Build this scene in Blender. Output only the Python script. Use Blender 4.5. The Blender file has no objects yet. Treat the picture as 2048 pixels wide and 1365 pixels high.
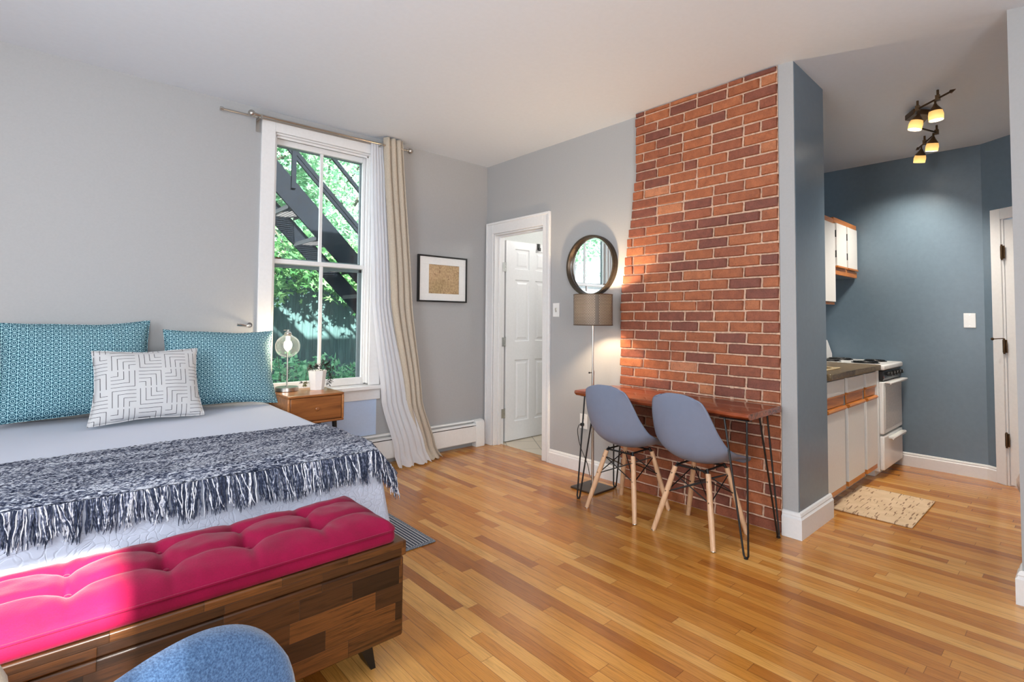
import bpy, bmesh, math, random
from mathutils import Vector, Matrix, noise
PI = math.pi
random.seed(7)
sc = bpy.context.scene
COL = sc.collection

# ---------------------------------------------------------------- camera
F_PX, YAW, PITCH, ROLL = 1034.0, 0.8426, 0.0365, 0.0077
def cam_axes():
    f = Vector((math.cos(YAW)*math.cos(PITCH), math.sin(YAW)*math.cos(PITCH), math.sin(PITCH)))
    rt = Vector((math.sin(YAW), -math.cos(YAW), 0)); up = rt.cross(f)
    c, s = math.cos(ROLL), math.sin(ROLL)
    return c*rt + s*up, -s*rt + c*up, f
RT, UP, FW = cam_axes()
cd = bpy.data.cameras.new('camera'); cam = bpy.data.objects.new('camera', cd); COL.objects.link(cam)
cd.sensor_width = 36.0; cd.lens = 36.0*F_PX/2048.0
cd.shift_x = 0.0; cd.shift_y = -(682.5-601.0)/2048.0
cd.clip_start = 0.02; cd.clip_end = 200
M = Matrix.Identity(4)
for i in range(3):
    M[i][0] = RT[i]; M[i][1] = UP[i]; M[i][2] = -FW[i]
M.translation = Vector((0, 0, 1.25))
cam.matrix_world = M
sc.camera = cam

# ---------------------------------------------------------------- world, sun, daylight
def srgb(r, g, b):
    def c(v):
        v /= 255.0
        return v/12.92 if v <= 0.04045 else ((v+0.055)/1.055)**2.4
    return (c(r), c(g), c(b), 1.0)
W = bpy.data.worlds.new('world'); sc.world = W; W.use_nodes = True
bg = W.node_tree.nodes['Background']
bg.inputs[0].default_value = (0.86, 0.93, 1.0, 1); bg.inputs[1].default_value = 3.0
sc.view_settings.view_transform = 'Standard'; sc.view_settings.look = 'None'
sc.view_settings.exposure = 0.24; sc.view_settings.gamma = 1.0
sc.view_settings.use_curve_mapping = False
def lamp(name, kind, loc, energy, color=(1, 1, 1), direction=None, size=None, size_y=None, spot=None, blend=0.5, radius=None):
    ld = bpy.data.lights.new(name, kind); ld.energy = energy; ld.color = color
    if kind == 'AREA':
        ld.shape = 'RECTANGLE'; ld.size = size; ld.size_y = size_y or size
    if kind == 'SPOT':
        ld.spot_size = spot; ld.spot_blend = blend
    if radius is not None and kind in ('POINT', 'SPOT'): ld.shadow_soft_size = radius
    if kind == 'SUN': ld.angle = math.radians(1.2)
    o = bpy.data.objects.new(name, ld); COL.objects.link(o); o.location = loc
    if direction is not None:
        o.rotation_euler = Vector(direction).to_track_quat('-Z', 'Y').to_euler()
    return o
lamp('sunlight', 'SUN', (0, 0, 6), 30.0, (1.0, 0.95, 0.88), direction=(0.03, 0.86, -0.50))
# area fills added inside the room for daylight from guessed unseen windows
lamp('fill_light_rear', 'AREA', (-0.35, -1.5, 1.55), 90, (0.94, 0.98, 1.0), direction=(0.1, 1, 0.12), size=1.5, size_y=1.7)
lamp('fill_light_side', 'AREA', (-1.52, 1.3, 1.6), 48, (0.88, 0.95, 1.0), direction=(1, 0.1, 0.1), size=1.4, size_y=1.7)
lamp('bathroom_light', 'POINT', (4.3, 3.35, 2.3), 16, (1.0, 0.98, 0.94), radius=0.12)

# ---------------------------------------------------------------- material helpers
def new_mat(name):
    m = bpy.data.materials.new(name); m.use_nodes = True
    nt = m.node_tree; b = nt.nodes['Principled BSDF']
    return m, nt, b
def N(nt, typ, **kw):
    n = nt.nodes.new(typ)
    for k, v in kw.items():
        setattr(n, k, v)
    return n
def L(nt, a, b): nt.links.new(a, b)
def val(nt, op, a, b=None, c=None, clamp=False):
    n = nt.nodes.new('ShaderNodeMath'); n.operation = op; n.use_clamp = clamp
    for i, x in enumerate((a, b, c)):
        if x is None: continue
        if isinstance(x, (int, float)): n.inputs[i].default_value = x
        else: L(nt, x, n.inputs[i])
    return n.outputs[0]
def ramp(nt, fac, stops):
    r = nt.nodes.new('ShaderNodeValToRGB'); cr = r.color_ramp
    while len(cr.elements) < len(stops): cr.elements.new(0.5)
    for e, (p, c) in zip(cr.elements, stops):
        e.position = p; e.color = c
    L(nt, fac, r.inputs[0]); return r.outputs[0]
def mix(nt, fac, a, b, mode='MIX'):
    n = nt.nodes.new('ShaderNodeMix'); n.data_type = 'RGBA'; n.blend_type = mode
    for i, x in ((0, fac), (6, a), (7, b)):
        if isinstance(x, (int, float, tuple)): n.inputs[i].default_value = x
        else: L(nt, x, n.inputs[i])
    return n.outputs[2]
def coord(nt, kind='Object', scale=(1, 1, 1), rot=(0, 0, 0)):
    t = nt.nodes.new('ShaderNodeTexCoord'); mp = nt.nodes.new('ShaderNodeMapping')
    mp.inputs['Scale'].default_value = scale; mp.inputs['Rotation'].default_value = rot
    L(nt, t.outputs[kind], mp.inputs[0]); return mp.outputs[0]
def noise_tex(nt, vec, scale, detail=2, rough=0.5, dist=0.0):
    n = nt.nodes.new('ShaderNodeTexNoise'); n.inputs['Scale'].default_value = scale
    n.inputs['Detail'].default_value = detail; n.inputs['Roughness'].default_value = rough
    n.inputs['Distortion'].default_value = dist
    if vec is not None: L(nt, vec, n.inputs['Vector'])
    return n.outputs[0]
def bump(nt, b, h, strength=0.3, dist=0.01):
    n = nt.nodes.new('ShaderNodeBump'); n.inputs['Strength'].default_value = strength
    n.inputs['Distance'].default_value = dist
    L(nt, h, n.inputs['Height']); L(nt, n.outputs[0], b.inputs['Normal'])
def plain(name, col, rough=0.5, metal=0.0, var=0.04, bscale=60, bstr=0.05, coat=0.0, sheen=0.0, spec=None):
    m, nt, b = new_mat(name)
    v = coord(nt)
    nz = noise_tex(nt, v, bscale, 3)
    c = srgb(*col)
    lo = tuple(x*(1-var*2) for x in c[:3])+(1,); hi = tuple(min(1, x*(1+var*2)) for x in c[:3])+(1,)
    L(nt, ramp(nt, nz, [(0.3, lo), (0.7, hi)]), b.inputs['Base Color'])
    b.inputs['Roughness'].default_value = rough; b.inputs['Metallic'].default_value = metal
    if coat: b.inputs['Coat Weight'].default_value = coat
    if sheen: b.inputs['Sheen Weight'].default_value = sheen
    if spec is not None: b.inputs['Specular IOR Level'].default_value = spec
    if bstr: bump(nt, b, nz, bstr, 0.002)
    return m
def emit(name, col, strength):
    m = bpy.data.materials.new(name); m.use_nodes = True; nt = m.node_tree
    for n in list(nt.nodes): nt.nodes.remove(n)
    e = N(nt, 'ShaderNodeEmission'); e.inputs[0].default_value = col; e.inputs[1].default_value = strength
    o = N(nt, 'ShaderNodeOutputMaterial'); L(nt, e.outputs[0], o.inputs[0]); return m
def clear_glass(name, tint=(1, 1, 1, 1), refl=0.10, haze=0.0):
    m = bpy.data.materials.new(name); m.use_nodes = True; nt = m.node_tree
    for n in list(nt.nodes): nt.nodes.remove(n)
    t = N(nt, 'ShaderNodeBsdfTransparent'); t.inputs[0].default_value = tint
    g = N(nt, 'ShaderNodeBsdfGlossy'); g.inputs['Roughness'].default_value = 0.03
    lw = N(nt, 'ShaderNodeLayerWeight'); lw.inputs['Blend'].default_value = 0.5
    frv = val(nt, 'ADD', 0.03, val(nt, 'MULTIPLY', val(nt, 'POWER', lw.outputs['Facing'], 4.5), 0.7))
    mx = N(nt, 'ShaderNodeMixShader'); L(nt, val(nt, 'MULTIPLY', frv, refl*10), mx.inputs[0])
    L(nt, t.outputs[0], mx.inputs[1]); L(nt, g.outputs[0], mx.inputs[2])
    out = mx.outputs[0]
    if haze:
        d = N(nt, 'ShaderNodeBsdfTranslucent'); d.inputs[0].default_value = (0.72, 0.86, 1, 1)
        m2 = N(nt, 'ShaderNodeMixShader')
        nz = noise_tex(nt, coord(nt), 3.0, 3)
        L(nt, val(nt, 'MULTIPLY', nz, haze*2), m2.inputs[0])
        L(nt, out, m2.inputs[1]); L(nt, d.outputs[0], m2.inputs[2]); out = m2.outputs[0]
    o = N(nt, 'ShaderNodeOutputMaterial'); L(nt, out, o.inputs[0]); return m
def fabric(name, c1, c2, scale=400, rough=0.9, stretch=(1, 1, 1), bstr=0.25, sheen=0.2):
    m, nt, b = new_mat(name)
    v = coord(nt, scale=stretch)
    nz = noise_tex(nt, v, scale, 3, 0.7)
    L(nt, ramp(nt, nz, [(0.35, srgb(*c1)), (0.65, srgb(*c2))]), b.inputs['Base Color'])
    b.inputs['Roughness'].default_value = rough; b.inputs['Sheen Weight'].default_value = sheen
    b.inputs['Specular IOR Level'].default_value = 0.2
    bump(nt, b, nz, bstr, 0.001); return m
def planks(name, along, across, width, length, stops, rough=0.3, grain=1.0, gap=0.03, coat=0.0, bstr=0.3, gapcol=(0.05, 0.02, 0.01, 1), knots=0.0):
    """boards running along one axis with end joints at random; 'along'/'across' are axis indices"""
    m, nt, b = new_mat(name)
    t = N(nt, 'ShaderNodeTexCoord'); s = N(nt, 'ShaderNodeSeparateXYZ'); L(nt, t.outputs['Object'], s.inputs[0])
    A = s.outputs[along]; X = s.outputs[across]
    r = val(nt, 'DIVIDE', X, width); row = val(nt, 'FLOOR', r); fr = val(nt, 'FRACT', r)
    w1 = N(nt, 'ShaderNodeTexWhiteNoise', noise_dimensions='1D'); L(nt, row, w1.inputs['W'])
    w2 = N(nt, 'ShaderNodeTexWhiteNoise', noise_dimensions='1D'); L(nt, val(nt, 'ADD', row, 31.7), w2.inputs['W'])
    ll = val(nt, 'MULTIPLY', val(nt, 'ADD', val(nt, 'MULTIPLY', w2.outputs[0], 0.9), 0.55), length)
    q = val(nt, 'ADD', val(nt, 'DIVIDE', A, ll), val(nt, 'MULTIPLY', w1.outputs[0], 17.0))
    idn = val(nt, 'FLOOR', q); fq = val(nt, 'FRACT', q)
    cb = N(nt, 'ShaderNodeCombineXYZ'); L(nt, row, cb.inputs[0]); L(nt, idn, cb.inputs[1])
    wn = N(nt, 'ShaderNodeTexWhiteNoise', noise_dimensions='2D'); L(nt, cb.outputs[0], wn.inputs['Vector'])
    rnd = wn.outputs[0]
    # grain, offset per board
    gv = N(nt, 'ShaderNodeCombineXYZ')
    L(nt, val(nt, 'MULTIPLY', A, 2.2), gv.inputs[0]); L(nt, val(nt, 'MULTIPLY', X, 34.0), gv.inputs[1]); L(nt, val(nt, 'MULTIPLY', rnd, 60.0), gv.inputs[2])
    g1 = noise_tex(nt, gv.outputs[0], 2.2, 4, 0.6, 1.2)
    gv2 = N(nt, 'ShaderNodeCombineXYZ')
    L(nt, val(nt, 'MULTIPLY', A, 5.0), gv2.inputs[0]); L(nt, val(nt, 'MULTIPLY', X, 220.0), gv2.inputs[1]); L(nt, val(nt, 'MULTIPLY', rnd, 90.0), gv2.inputs[2])
    g2 = noise_tex(nt, gv2.outputs[0], 2.0, 2, 0.6)
    base = ramp(nt, rnd, stops)
    gm = ramp(nt, g1, [(0.30, (1-0.45*grain,)*3+(1,)), (0.5, (0.94,)*3+(1,)), (0.75, (1.0+0.10*grain,)*3+(1,))])
    c = mix(nt, 1.0, base, gm, 'MULTIPLY')
    gm2 = ramp(nt, g2, [(0.3, (1-0.22*grain,)*3+(1,)), (0.6, (1.02,)*3+(1,))])
    c = mix(nt, 1.0, c, gm2, 'MULTIPLY')
    if knots:
        kv = N(nt, 'ShaderNodeCombineXYZ'); L(nt, val(nt, 'MULTIPLY', A, 0.55), kv.inputs[0]); L(nt, X, kv.inputs[1]); L(nt, rnd, kv.inputs[2])
        vo = N(nt, 'ShaderNodeTexVoronoi'); vo.inputs['Scale'].default_value = 4.0; L(nt, kv.outputs[0], vo.inputs['Vector'])
        k = ramp(nt, vo.outputs['Distance'], [(0.02, (0.25, 0.15, 0.1, 1)), (0.07, (1, 1, 1, 1))])
        c = mix(nt, knots, c, mix(nt, 1.0, c, k, 'MULTIPLY'))
    e1 = val(nt, 'MINIMUM', fr, val(nt, 'SUBTRACT', 1.0, fr))
    e2 = val(nt, 'DIVIDE', val(nt, 'MULTIPLY', val(nt, 'MINIMUM', fq, val(nt, 'SUBTRACT', 1.0, fq)), ll), width)
    e = val(nt, 'MINIMUM', e1, e2)
    gmask = val(nt, 'SUBTRACT', 1.0, val(nt, 'DIVIDE', e, gap, clamp=True))
    c = mix(nt, val(nt, 'MULTIPLY', gmask, 0.75), c, gapcol)
    L(nt, c, b.inputs['Base Color'])
    L(nt, val(nt, 'ADD', rough, val(nt, 'MULTIPLY', g1, 0.08)), b.inputs['Roughness'])
    b.inputs['Coat Weight'].default_value = coat; b.inputs['Coat Roughness'].default_value = 0.12
    bump(nt, b, val(nt, 'ADD', val(nt, 'MULTIPLY', g2, 0.15), val(nt, 'SUBTRACT', 1.0, gmask)), bstr, 0.0015)
    return m

# ---------------------------------------------------------------- mesh helpers
def box(bm, x0, x1, y0, y1, z0, z1, mat=None):
    vs = [bm.verts.new(p) for p in ((x0,y0,z0),(x1,y0,z0),(x1,y1,z0),(x0,y1,z0),(x0,y0,z1),(x1,y0,z1),(x1,y1,z1),(x0,y1,z1))]
    if mat is not None:
        for v in vs: v.co = mat @ v.co
    for f in ((3,2,1,0),(4,5,6,7),(0,1,5,4),(1,2,6,5),(2,3,7,6),(3,0,4,7)):
        bm.faces.new([vs[i] for i in f])
    return vs
def frame_of(d):
    d = d.normalized(); a = Vector((0, 0, 1)) if abs(d.z) < 0.9 else Vector((1, 0, 0))
    u = d.cross(a).normalized(); return u, d.cross(u).normalized()
def tube(bm, pts, r, seg=8, cap=True, closed=False):
    pts = [Vector(p) for p in pts]; n = len(pts)
    rs = r if isinstance(r, (list, tuple)) else [r]*n
    rings = []; u = None
    for i, p in enumerate(pts):
        if closed: d = pts[(i+1) % n]-pts[i-1]
        else: d = pts[min(i+1, n-1)]-pts[max(i-1, 0)]
        d = d.normalized()
        if u is None: u, v = frame_of(d)
        else:
            u = (u - d*u.dot(d)); u = u.normalized() if u.length > 1e-6 else frame_of(d)[0]
            v = d.cross(u)
        rings.append([bm.verts.new(p+(u*math.cos(2*PI*k/seg)+v*math.sin(2*PI*k/seg))*rs[i]) for k in range(seg)])
    m = n if closed else n-1
    for i in range(m):
        a, b = rings[i], rings[(i+1) % n]
        for k in range(seg):
            bm.faces.new((a[k], a[(k+1) % seg], b[(k+1) % seg], b[k]))
    if cap and not closed:
        bm.faces.new(rings[0][::-1]); bm.faces.new(rings[-1])
def lathe(bm, prof, seg=32, c=(0, 0, 0), axis='z'):
    rings = []
    for r, h in prof:
        ring = []
        for k in range(seg):
            a = 2*PI*k/seg
            if axis == 'z': p = (c[0]+r*math.cos(a), c[1]+r*math.sin(a), c[2]+h)
            elif axis == 'x': p = (c[0]+h, c[1]+r*math.cos(a), c[2]+r*math.sin(a))
            else: p = (c[0]+r*math.cos(a), c[1]+h, c[2]+r*math.sin(a))
            ring.append(bm.verts.new(p))
        rings.append(ring)
    for a, b in zip(rings, rings[1:]):
        for k in range(seg):
            bm.faces.new((a[k], a[(k+1) % seg], b[(k+1) % seg], b[k]))
    if prof[0][0] > 1e-5: bm.faces.new(rings[0][::-1])
    if prof[-1][0] > 1e-5: bm.faces.new(rings[-1])
def ball(bm, c, r, seg=16, sq=(1, 1, 1)):
    lathe_pts = [(max(1e-6, r*math.sin(PI*i/10)), -r*math.cos(PI*i/10)) for i in range(11)]
    n0 = len(bm.verts)
    lathe(bm, lathe_pts, seg)
    bm.verts.ensure_lookup_table()
    for v in bm.verts[n0:]:
        v.co = Vector((v.co.x*sq[0]+c[0], v.co.y*sq[1]+c[1], v.co.z*sq[2]+c[2]))
def grid(bm, nu, nv, fn):
    vs = [[bm.verts.new(fn(i/nu, j/nv)) for j in range(nv+1)] for i in range(nu+1)]
    for i in range(nu):
        for j in range(nv):
            bm.faces.new((vs[i][j], vs[i+1][j], vs[i+1][j+1], vs[i][j+1]))
    return vs
def prism(bm, pts, z0, z1):
    a = [bm.verts.new((x, y, z0)) for x, y in pts]; b = [bm.verts.new((x, y, z1)) for x, y in pts]
    bm.faces.new(a[::-1]); bm.faces.new(b); n = len(pts)
    for i in range(n): bm.faces.new((a[i], a[(i+1) % n], b[(i+1) % n], b[i]))
def B(): return bmesh.new()
def mk(name, bm, mat, parent=None, origin=(0, 0, 0), bevel=0, smooth=30, solid=0, subsurf=0, world=None, seg=2, keep=False):
    """bm is in the coordinates of `origin`'s frame's parent; origin is subtracted so the object's origin sits there"""
    if not keep:
        bmesh.ops.recalc_face_normals(bm, faces=bm.faces[:])
    me = bpy.data.meshes.new(name)
    if any(origin):
        o = Vector(origin)
        for v in bm.verts: v.co -= o
    bm.to_mesh(me); bm.free()
    ob = bpy.data.objects.new(name, me); COL.objects.link(ob)
    ob.location = origin
    if parent is not None: ob.parent = parent
    for mm in (mat if isinstance(mat, (list, tuple)) else [mat]): me.materials.append(mm)
    if smooth:
        me.polygons.foreach_set('use_smooth', [True]*len(me.polygons))
        me.set_sharp_from_angle(angle=math.radians(smooth))
    if solid:
        s = ob.modifiers.new('solid', 'SOLIDIFY'); s.thickness = solid; s.offset = 0
    if bevel:
        s = ob.modifiers.new('bevel', 'BEVEL'); s.width = bevel; s.segments = seg; s.limit_method = 'ANGLE'; s.angle_limit = math.radians(40)
        s.harden_normals = False
    if subsurf:
        s = ob.modifiers.new('sub', 'SUBSURF'); s.levels = subsurf; s.render_levels = subsurf
    return ob
def tag(o, label, cat=None, group=None, kind=None):
    o['label'] = label
    if cat: o['category'] = cat
    if group: o['group'] = group
    if kind: o['kind'] = kind
    return o
def thing(name, label, cat, loc=(0, 0, 0), rotz=0, group=None):
    o = bpy.data.objects.new(name, None); COL.objects.link(o); o.empty_display_size = 0.1
    o.location = loc; o.rotation_euler = (0, 0, rotz)
    return tag(o, label, cat, group)
def part(name, bm, mat, parent, world=True, **kw):
    """mesh given in world coordinates of an unrotated thing -> child coordinates"""
    if world:
        p = parent; off = Vector((0, 0, 0))
        while p is not None:
            off += Vector(p.location); p = p.parent
        for v in bm.verts: v.co -= off
    return mk(name, bm, mat, parent, **kw)
def struct(name, bm, mat, label=None, **kw):
    o = mk(name, bm, mat, None, **kw); o['kind'] = 'structure'
    if label: o['label'] = label
    return o
def copy_tree(o, parent=None, mats=None):
    c = o.copy(); COL.objects.link(c); c.parent = parent
    for ch in list(o.children): copy_tree(ch, c, mats)
    return c

# ---------------------------------------------------------------- materials
m_wall = plain('grey_wall_paint', (170, 170, 171), 0.55, var=0.01, bscale=90, bstr=0.04)
m_ceil = plain('ceiling_paint', (218, 225, 234), 0.7, var=0.006, bscale=40, bstr=0.03)
m_blue = plain('slate_blue_paint', (106, 124, 139), 0.33, var=0.02, bscale=30, bstr=0.03)
m_skyblue = plain('pale_blue_paint', (192, 212, 242), 0.55, var=0.01, bstr=0.03)
m_trim = plain('white_trim_paint', (232, 231, 231), 0.35, var=0.01, bscale=50, bstr=0.03)
m_white = plain('white_enamel', (235, 234, 232), 0.25, var=0.01, bstr=0)
m_cabwhite = plain('white_laminate', (226, 224, 221), 0.4, var=0.01, bstr=0)
m_black = plain('black_metal', (18, 18, 19), 0.4, var=0.03, bstr=0)
m_blackplastic = plain('black_plastic', (22, 21, 21), 0.3, bstr=0)
m_dark = plain('dark_shadow_gap', (30, 29, 28), 0.8, bstr=0)
m_nickel = plain('brushed_nickel', (190, 185, 178), 0.28, 1.0, var=0.02, bstr=0)
m_chrome = plain('chrome', (215, 215, 215), 0.12, 1.0, var=0.0, bstr=0)
m_bronze = plain('bronze_metal', (96, 74, 52), 0.38, 0.8, var=0.05, bstr=0)
m_greyframe = plain('grey_storm_frame', (110, 120, 124), 0.5, bstr=0)
m_floor = planks('oak_strip_floor', 1, 0, 0.0575, 0.80,
    [(0.0, srgb(166, 98, 36)), (0.2, srgb(190, 120, 48)), (0.55, srgb(204, 136, 58)), (0.8, srgb(214, 150, 72)), (1.0, srgb(226, 168, 92))],
    rough=0.2, grain=0.68, gap=0.03, coat=0.25, bstr=0.18, gapcol=srgb(80, 42, 16), knots=0.35)
m_chest = planks('acacia_blocks', 0, 2, 0.062, 0.30,
    [(0.0, srgb(28, 16, 9)), (0.3, srgb(54, 31, 16)), (0.55, srgb(80, 47, 22)), (0.85, srgb(116, 70, 32)), (1.0, srgb(40, 22, 12))],
    rough=0.34, grain=1.5, gap=0.02, coat=0.1, bstr=0.3, gapcol=srgb(26, 14, 8))
m_chest_top = planks('acacia_blocks_top', 0, 1, 0.07, 0.34,
    [(0.0, srgb(58, 34, 20)), (0.5, srgb(110, 68, 36)), (1.0, srgb(140, 92, 50))],
    rough=0.34, grain=1.1, gap=0.02, coat=0.1, gapcol=srgb(26, 14, 8))
def wood(name, c1, c2, axis=0, rough=0.35, scale=1.0, coat=0.1):
    m, nt, b = new_mat(name)
    st = [30, 30, 30]; st[axis] = 2.2
    v = coord(nt, scale=tuple(x*scale for x in st))
    g = noise_tex(nt, v, 1.3, 5, 0.6, 1.5)
    L(nt, ramp(nt, g, [(0.28, srgb(*c1)), (0.7, srgb(*c2))]), b.inputs['Base Color'])
    b.inputs['Roughness'].default_value = rough; b.inputs['Coat Weight'].default_value = coat
    bump(nt, b, g, 0.03, 0.001); return m
m_desk = wood('reddish_slab_wood', (92, 38, 20), (158, 78, 44), axis=1, rough=0.22, coat=0.4, scale=0.7)
m_beech = wood('beech_dowel', (196, 150, 112), (222, 182, 146), axis=2, rough=0.45)
m_night = wood('acacia_nightstand', (136, 78, 38), (196, 132, 76), axis=0, rough=0.3, scale=0.6, coat=0.3)
m_night_dark = wood('acacia_drawer_front', (92, 48, 22), (172, 106, 54), axis=0, rough=0.32, scale=0.35, coat=0.3)
m_oakrail = wood('honey_oak_rail', (168, 92, 32), (208, 132, 58), axis=0, rough=0.35)
m_counter = plain('mottled_brown_counter', (112, 92, 62), 0.3, var=0.3, bscale=70, bstr=0.03)
m_tile = None

# ================================================================= SETTING
XW, YW, ZC = 3.30, 4.094, 2.807     # door wall plane, window wall plane, ceiling height
XK, ZK = 5.62, 2.705                # kitchen far wall, kitchen ceiling
XB, YB = -1.6, -1.6                 # walls behind the camera

# floor
bm = B(); box(bm, XB-0.1, 3.40, YB-0.1, YW+0.1, -0.05, 0); box(bm, 3.40, XK+0.1, YB-0.1, 2.45, -0.05, 0)
struct('floor', bm, m_floor, 'honey oak strip floor with glossy finish')
# bathroom tiles
mt, nt, b = new_mat('cream_floor_tile')
br = N(nt, 'ShaderNodeTexBrick'); br.offset = 0.0; br.inputs['Scale'].default_value = 1.0
br.inputs['Brick Width'].default_value = 0.31; br.inputs['Row Height'].default_value = 0.31; br.inputs['Mortar Size'].default_value = 0.005
br.inputs['Color1'].default_value = srgb(222, 210, 190); br.inputs['Color2'].default_value = srgb(214, 200, 180); br.inputs['Mortar'].default_value = srgb(160, 148, 130)
L(nt, coord(nt, rot=(0, 0, 0.6)), br.inputs['Vector']); L(nt, br.outputs[0], b.inputs['Base Color']); b.inputs['Roughness'].default_value = 0.35
bm = B(); box(bm, 3.40, XK+0.1, 2.45, YW+0.5, -0.05, 0.002)
struct('floor_bathroom', bm, mt, 'cream tiled bathroom floor beyond the white door')

# window wall (Y = YW) with one opening
WX0, WX1, WZ0, WZ1 = 1.229, 2.02, 0.684, 2.655
bm = B()
box(bm, XB-0.12, WX0, YW, YW+0.16, 0, ZC+0.1); box(bm, WX1, 3.30, YW, YW+0.16, 0, ZC+0.1)
box(bm, WX0, WX1, YW, YW+0.16, 0, WZ0); box(bm, WX0, WX1, YW, YW+0.16, WZ1, ZC+0.1)
struct('wall_window', bm, m_wall, 'grey wall with the tall window')
bm = B(); box(bm, 1.229, 2.10, YW-0.006, YW-0.001, 0.26, 0.56)
struct('trim_1', bm, m_skyblue, 'pale blue painted panel under the window')

# door wall (X = XW) with door opening Y 3.275..3.98, z..2.10
DY0, DY1, DZ = 3.275, 3.978, 2.10
bm = B()
box(bm, XW, XW+0.13, 1.25, DY0, 0, ZC+0.1); box(bm, XW, XW+0.13, DY1, YW+0.16, 0, ZC+0.1); box(bm, XW, XW+0.13, DY0, DY1, DZ, ZC+0.1)
struct('wall_door', bm, m_wall, 'light grey wall with the open white door')

# ceilings
def ceil_z(x, y):
    edge = 2.805 if y > 1.223 else 2.805-(1.223-y)*0.107
    edge = max(edge, 2.69)
    t = max(0.0, min(1.0, (x-2.3)/(3.25-2.3))); t = t*t*(3-2*t)
    return ZC+(edge-ZC)*t
bm = B()
grid(bm, 49, 57, lambda u, v: (XB-0.1+u*(3.30-XB+0.1) if u < 1 else 3.30, YB-0.1+v*(YW+0.2-YB), 0) )
for v in bm.verts: v.co.z = ceil_z(min(v.co.x, 3.25), v.co.y)
bmesh.ops.subdivide_edges(bm, edges=[], cuts=1)
struct('ceiling', bm, m_ceil, 'white plaster ceiling over the main room', smooth=50, solid=0)
bm = B()
def kc(u, v):
    x = 3.25+u*(XK+0.1-3.25); y = YB+v*(1.9-YB)
    e = max(2.69, 2.805-(1.223-min(y, 1.223))*0.107)
    return (x, y, e+(ZK-e)*min(1, u*1.02))
grid(bm, 20, 24, kc)
struct('ceiling_kitchen', bm, m_ceil, 'plaster ceiling over the kitchen alcove', smooth=60)

# kitchen walls
bm = B(); box(bm, XK, XK+0.1, 0.575, 1.9, 0, ZK+0.12)
struct('wall_kitchen_far', bm, m_blue, 'slate blue kitchen end wall')
bm = B(); box(bm, 3.75, XK+0.1, 1.78, 1.88, 0, ZK+0.12)
struct('wall_kitchen_left', bm, m_blue, 'slate blue wall behind the kitchen cabinets')
# chimney stub: blue kitchen side, grey end
bm = B(); box(bm, 3.255, 3.75, 1.147, 1.25, 0, 2.90); box(bm, 3.44, 3.75, 1.25, 1.9, 0, 2.9)
struct('wall_chimney_side', bm, m_blue, 'slate blue side of the chimney breast')
bm = B(); box(bm, 3.248, 3.256, 1.149, 1.235, 0.0, 2.803)
struct('trim_2', bm, m_wall, 'light grey painted strip beside the brick chimney')
# diagonal door wall of the kitchen
K0 = Vector((XK, 0.575, 0)); KD = Vector((-0.57, -0.82, 0)).normalized(); KN = Vector((-KD.y, KD.x, 0))  # KN towards outside
if KN.x < 0: KN = -KN
def diag(s, n, z): return K0+KD*s+KN*n+Vector((0, 0, z))
def diagbox(bm, s0, s1, n0, n1, z0, z1):
    vs = [bm.verts.new(diag(*p)) for p in ((s0,n0,z0),(s1,n0,z0),(s1,n1,z0),(s0,n1,z0),(s0,n0,z1),(s1,n0,z1),(s1,n1,z1),(s0,n1,z1))]
    for f in ((3,2,1,0),(4,5,6,7),(0,1,5,4),(1,2,6,5),(2,3,7,6),(3,0,4,7)): bm.faces.new([vs[i] for i in f])
bm = B(); diagbox(bm, 0, 0.16, 0, 0.1, 0, ZK+0.1); diagbox(bm, 0.16, 0.95, 0, 0.1, 2.06, ZK+0.1); diagbox(bm, 0.95, 2.6, 0, 0.1, 0, ZK+0.1)
struct('wall_kitchen_angled', bm, m_blue, 'angled slate blue wall with the narrow white door')
# right hand partition
bm = B(); box(bm, 3.262, 3.38, YB-0.1, 0.231, 0, 2.9)
struct('wall_right', bm, m_wall, 'grey wall end at the right of the kitchen opening')
# walls behind the camera, each with a guessed opening cut to let daylight in
m_wall2 = m_wall
bm = B()
box(bm, XB-0.1, -1.05, YB-0.12, YB, 0, ZC+0.1); box(bm, 0.04, XK+0.1, YB-0.12, YB, 0, ZC+0.1); box(bm, -1.05, 0.04, YB-0.12, YB, 0, 0.75); box(bm, -1.05, 0.04, YB-0.12, YB, 2.72, ZC+0.1)
struct('wall_rear', bm, m_wall2, 'grey wall behind the photographer')
bm = B()
box(bm, XB-0.12, XB, YB-0.1, 0.55, 0, ZC+0.1); box(bm, XB-0.12, XB, 2.05, YW+0.1, 0, ZC+0.1); box(bm, XB-0.12, XB, 0.55, 2.05, 0, 0.75); box(bm, XB-0.12, XB, 0.55, 2.05, 2.5, ZC+0.1)
struct('wall_side', bm, m_wall2, 'grey wall at the left of the photographer')
bm = B(); box(bm, -1.04, 0.03, YB-0.09, YB-0.08, 0.76, 2.405)  # unseen panel added so the sun lands only on the cushion top
struct('sun_mask_panel', bm, fabric('sun_mask_cloth', (226, 224, 220), (236, 234, 230), 300), 'unseen pale cloth panel added to trim the sunbeam')
# bathroom walls
m_bath = plain('bathroom_white', (225, 226, 224), 0.6, var=0.01, bstr=0)
bm = B()
box(bm, 5.2, 5.3, 2.4, 4.7, 0, 2.75); box(bm, 3.44, 5.3, 4.35, 4.45, 0, 2.75); box(bm, 3.44, 5.3, 2.42, 2.52, 0, 2.75); box(bm, 3.44, 5.3, 2.42, 4.45, 2.72, 2.8)
struct('wall_bathroom', bm, m_bath, 'white bathroom walls seen through the doorway')

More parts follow.
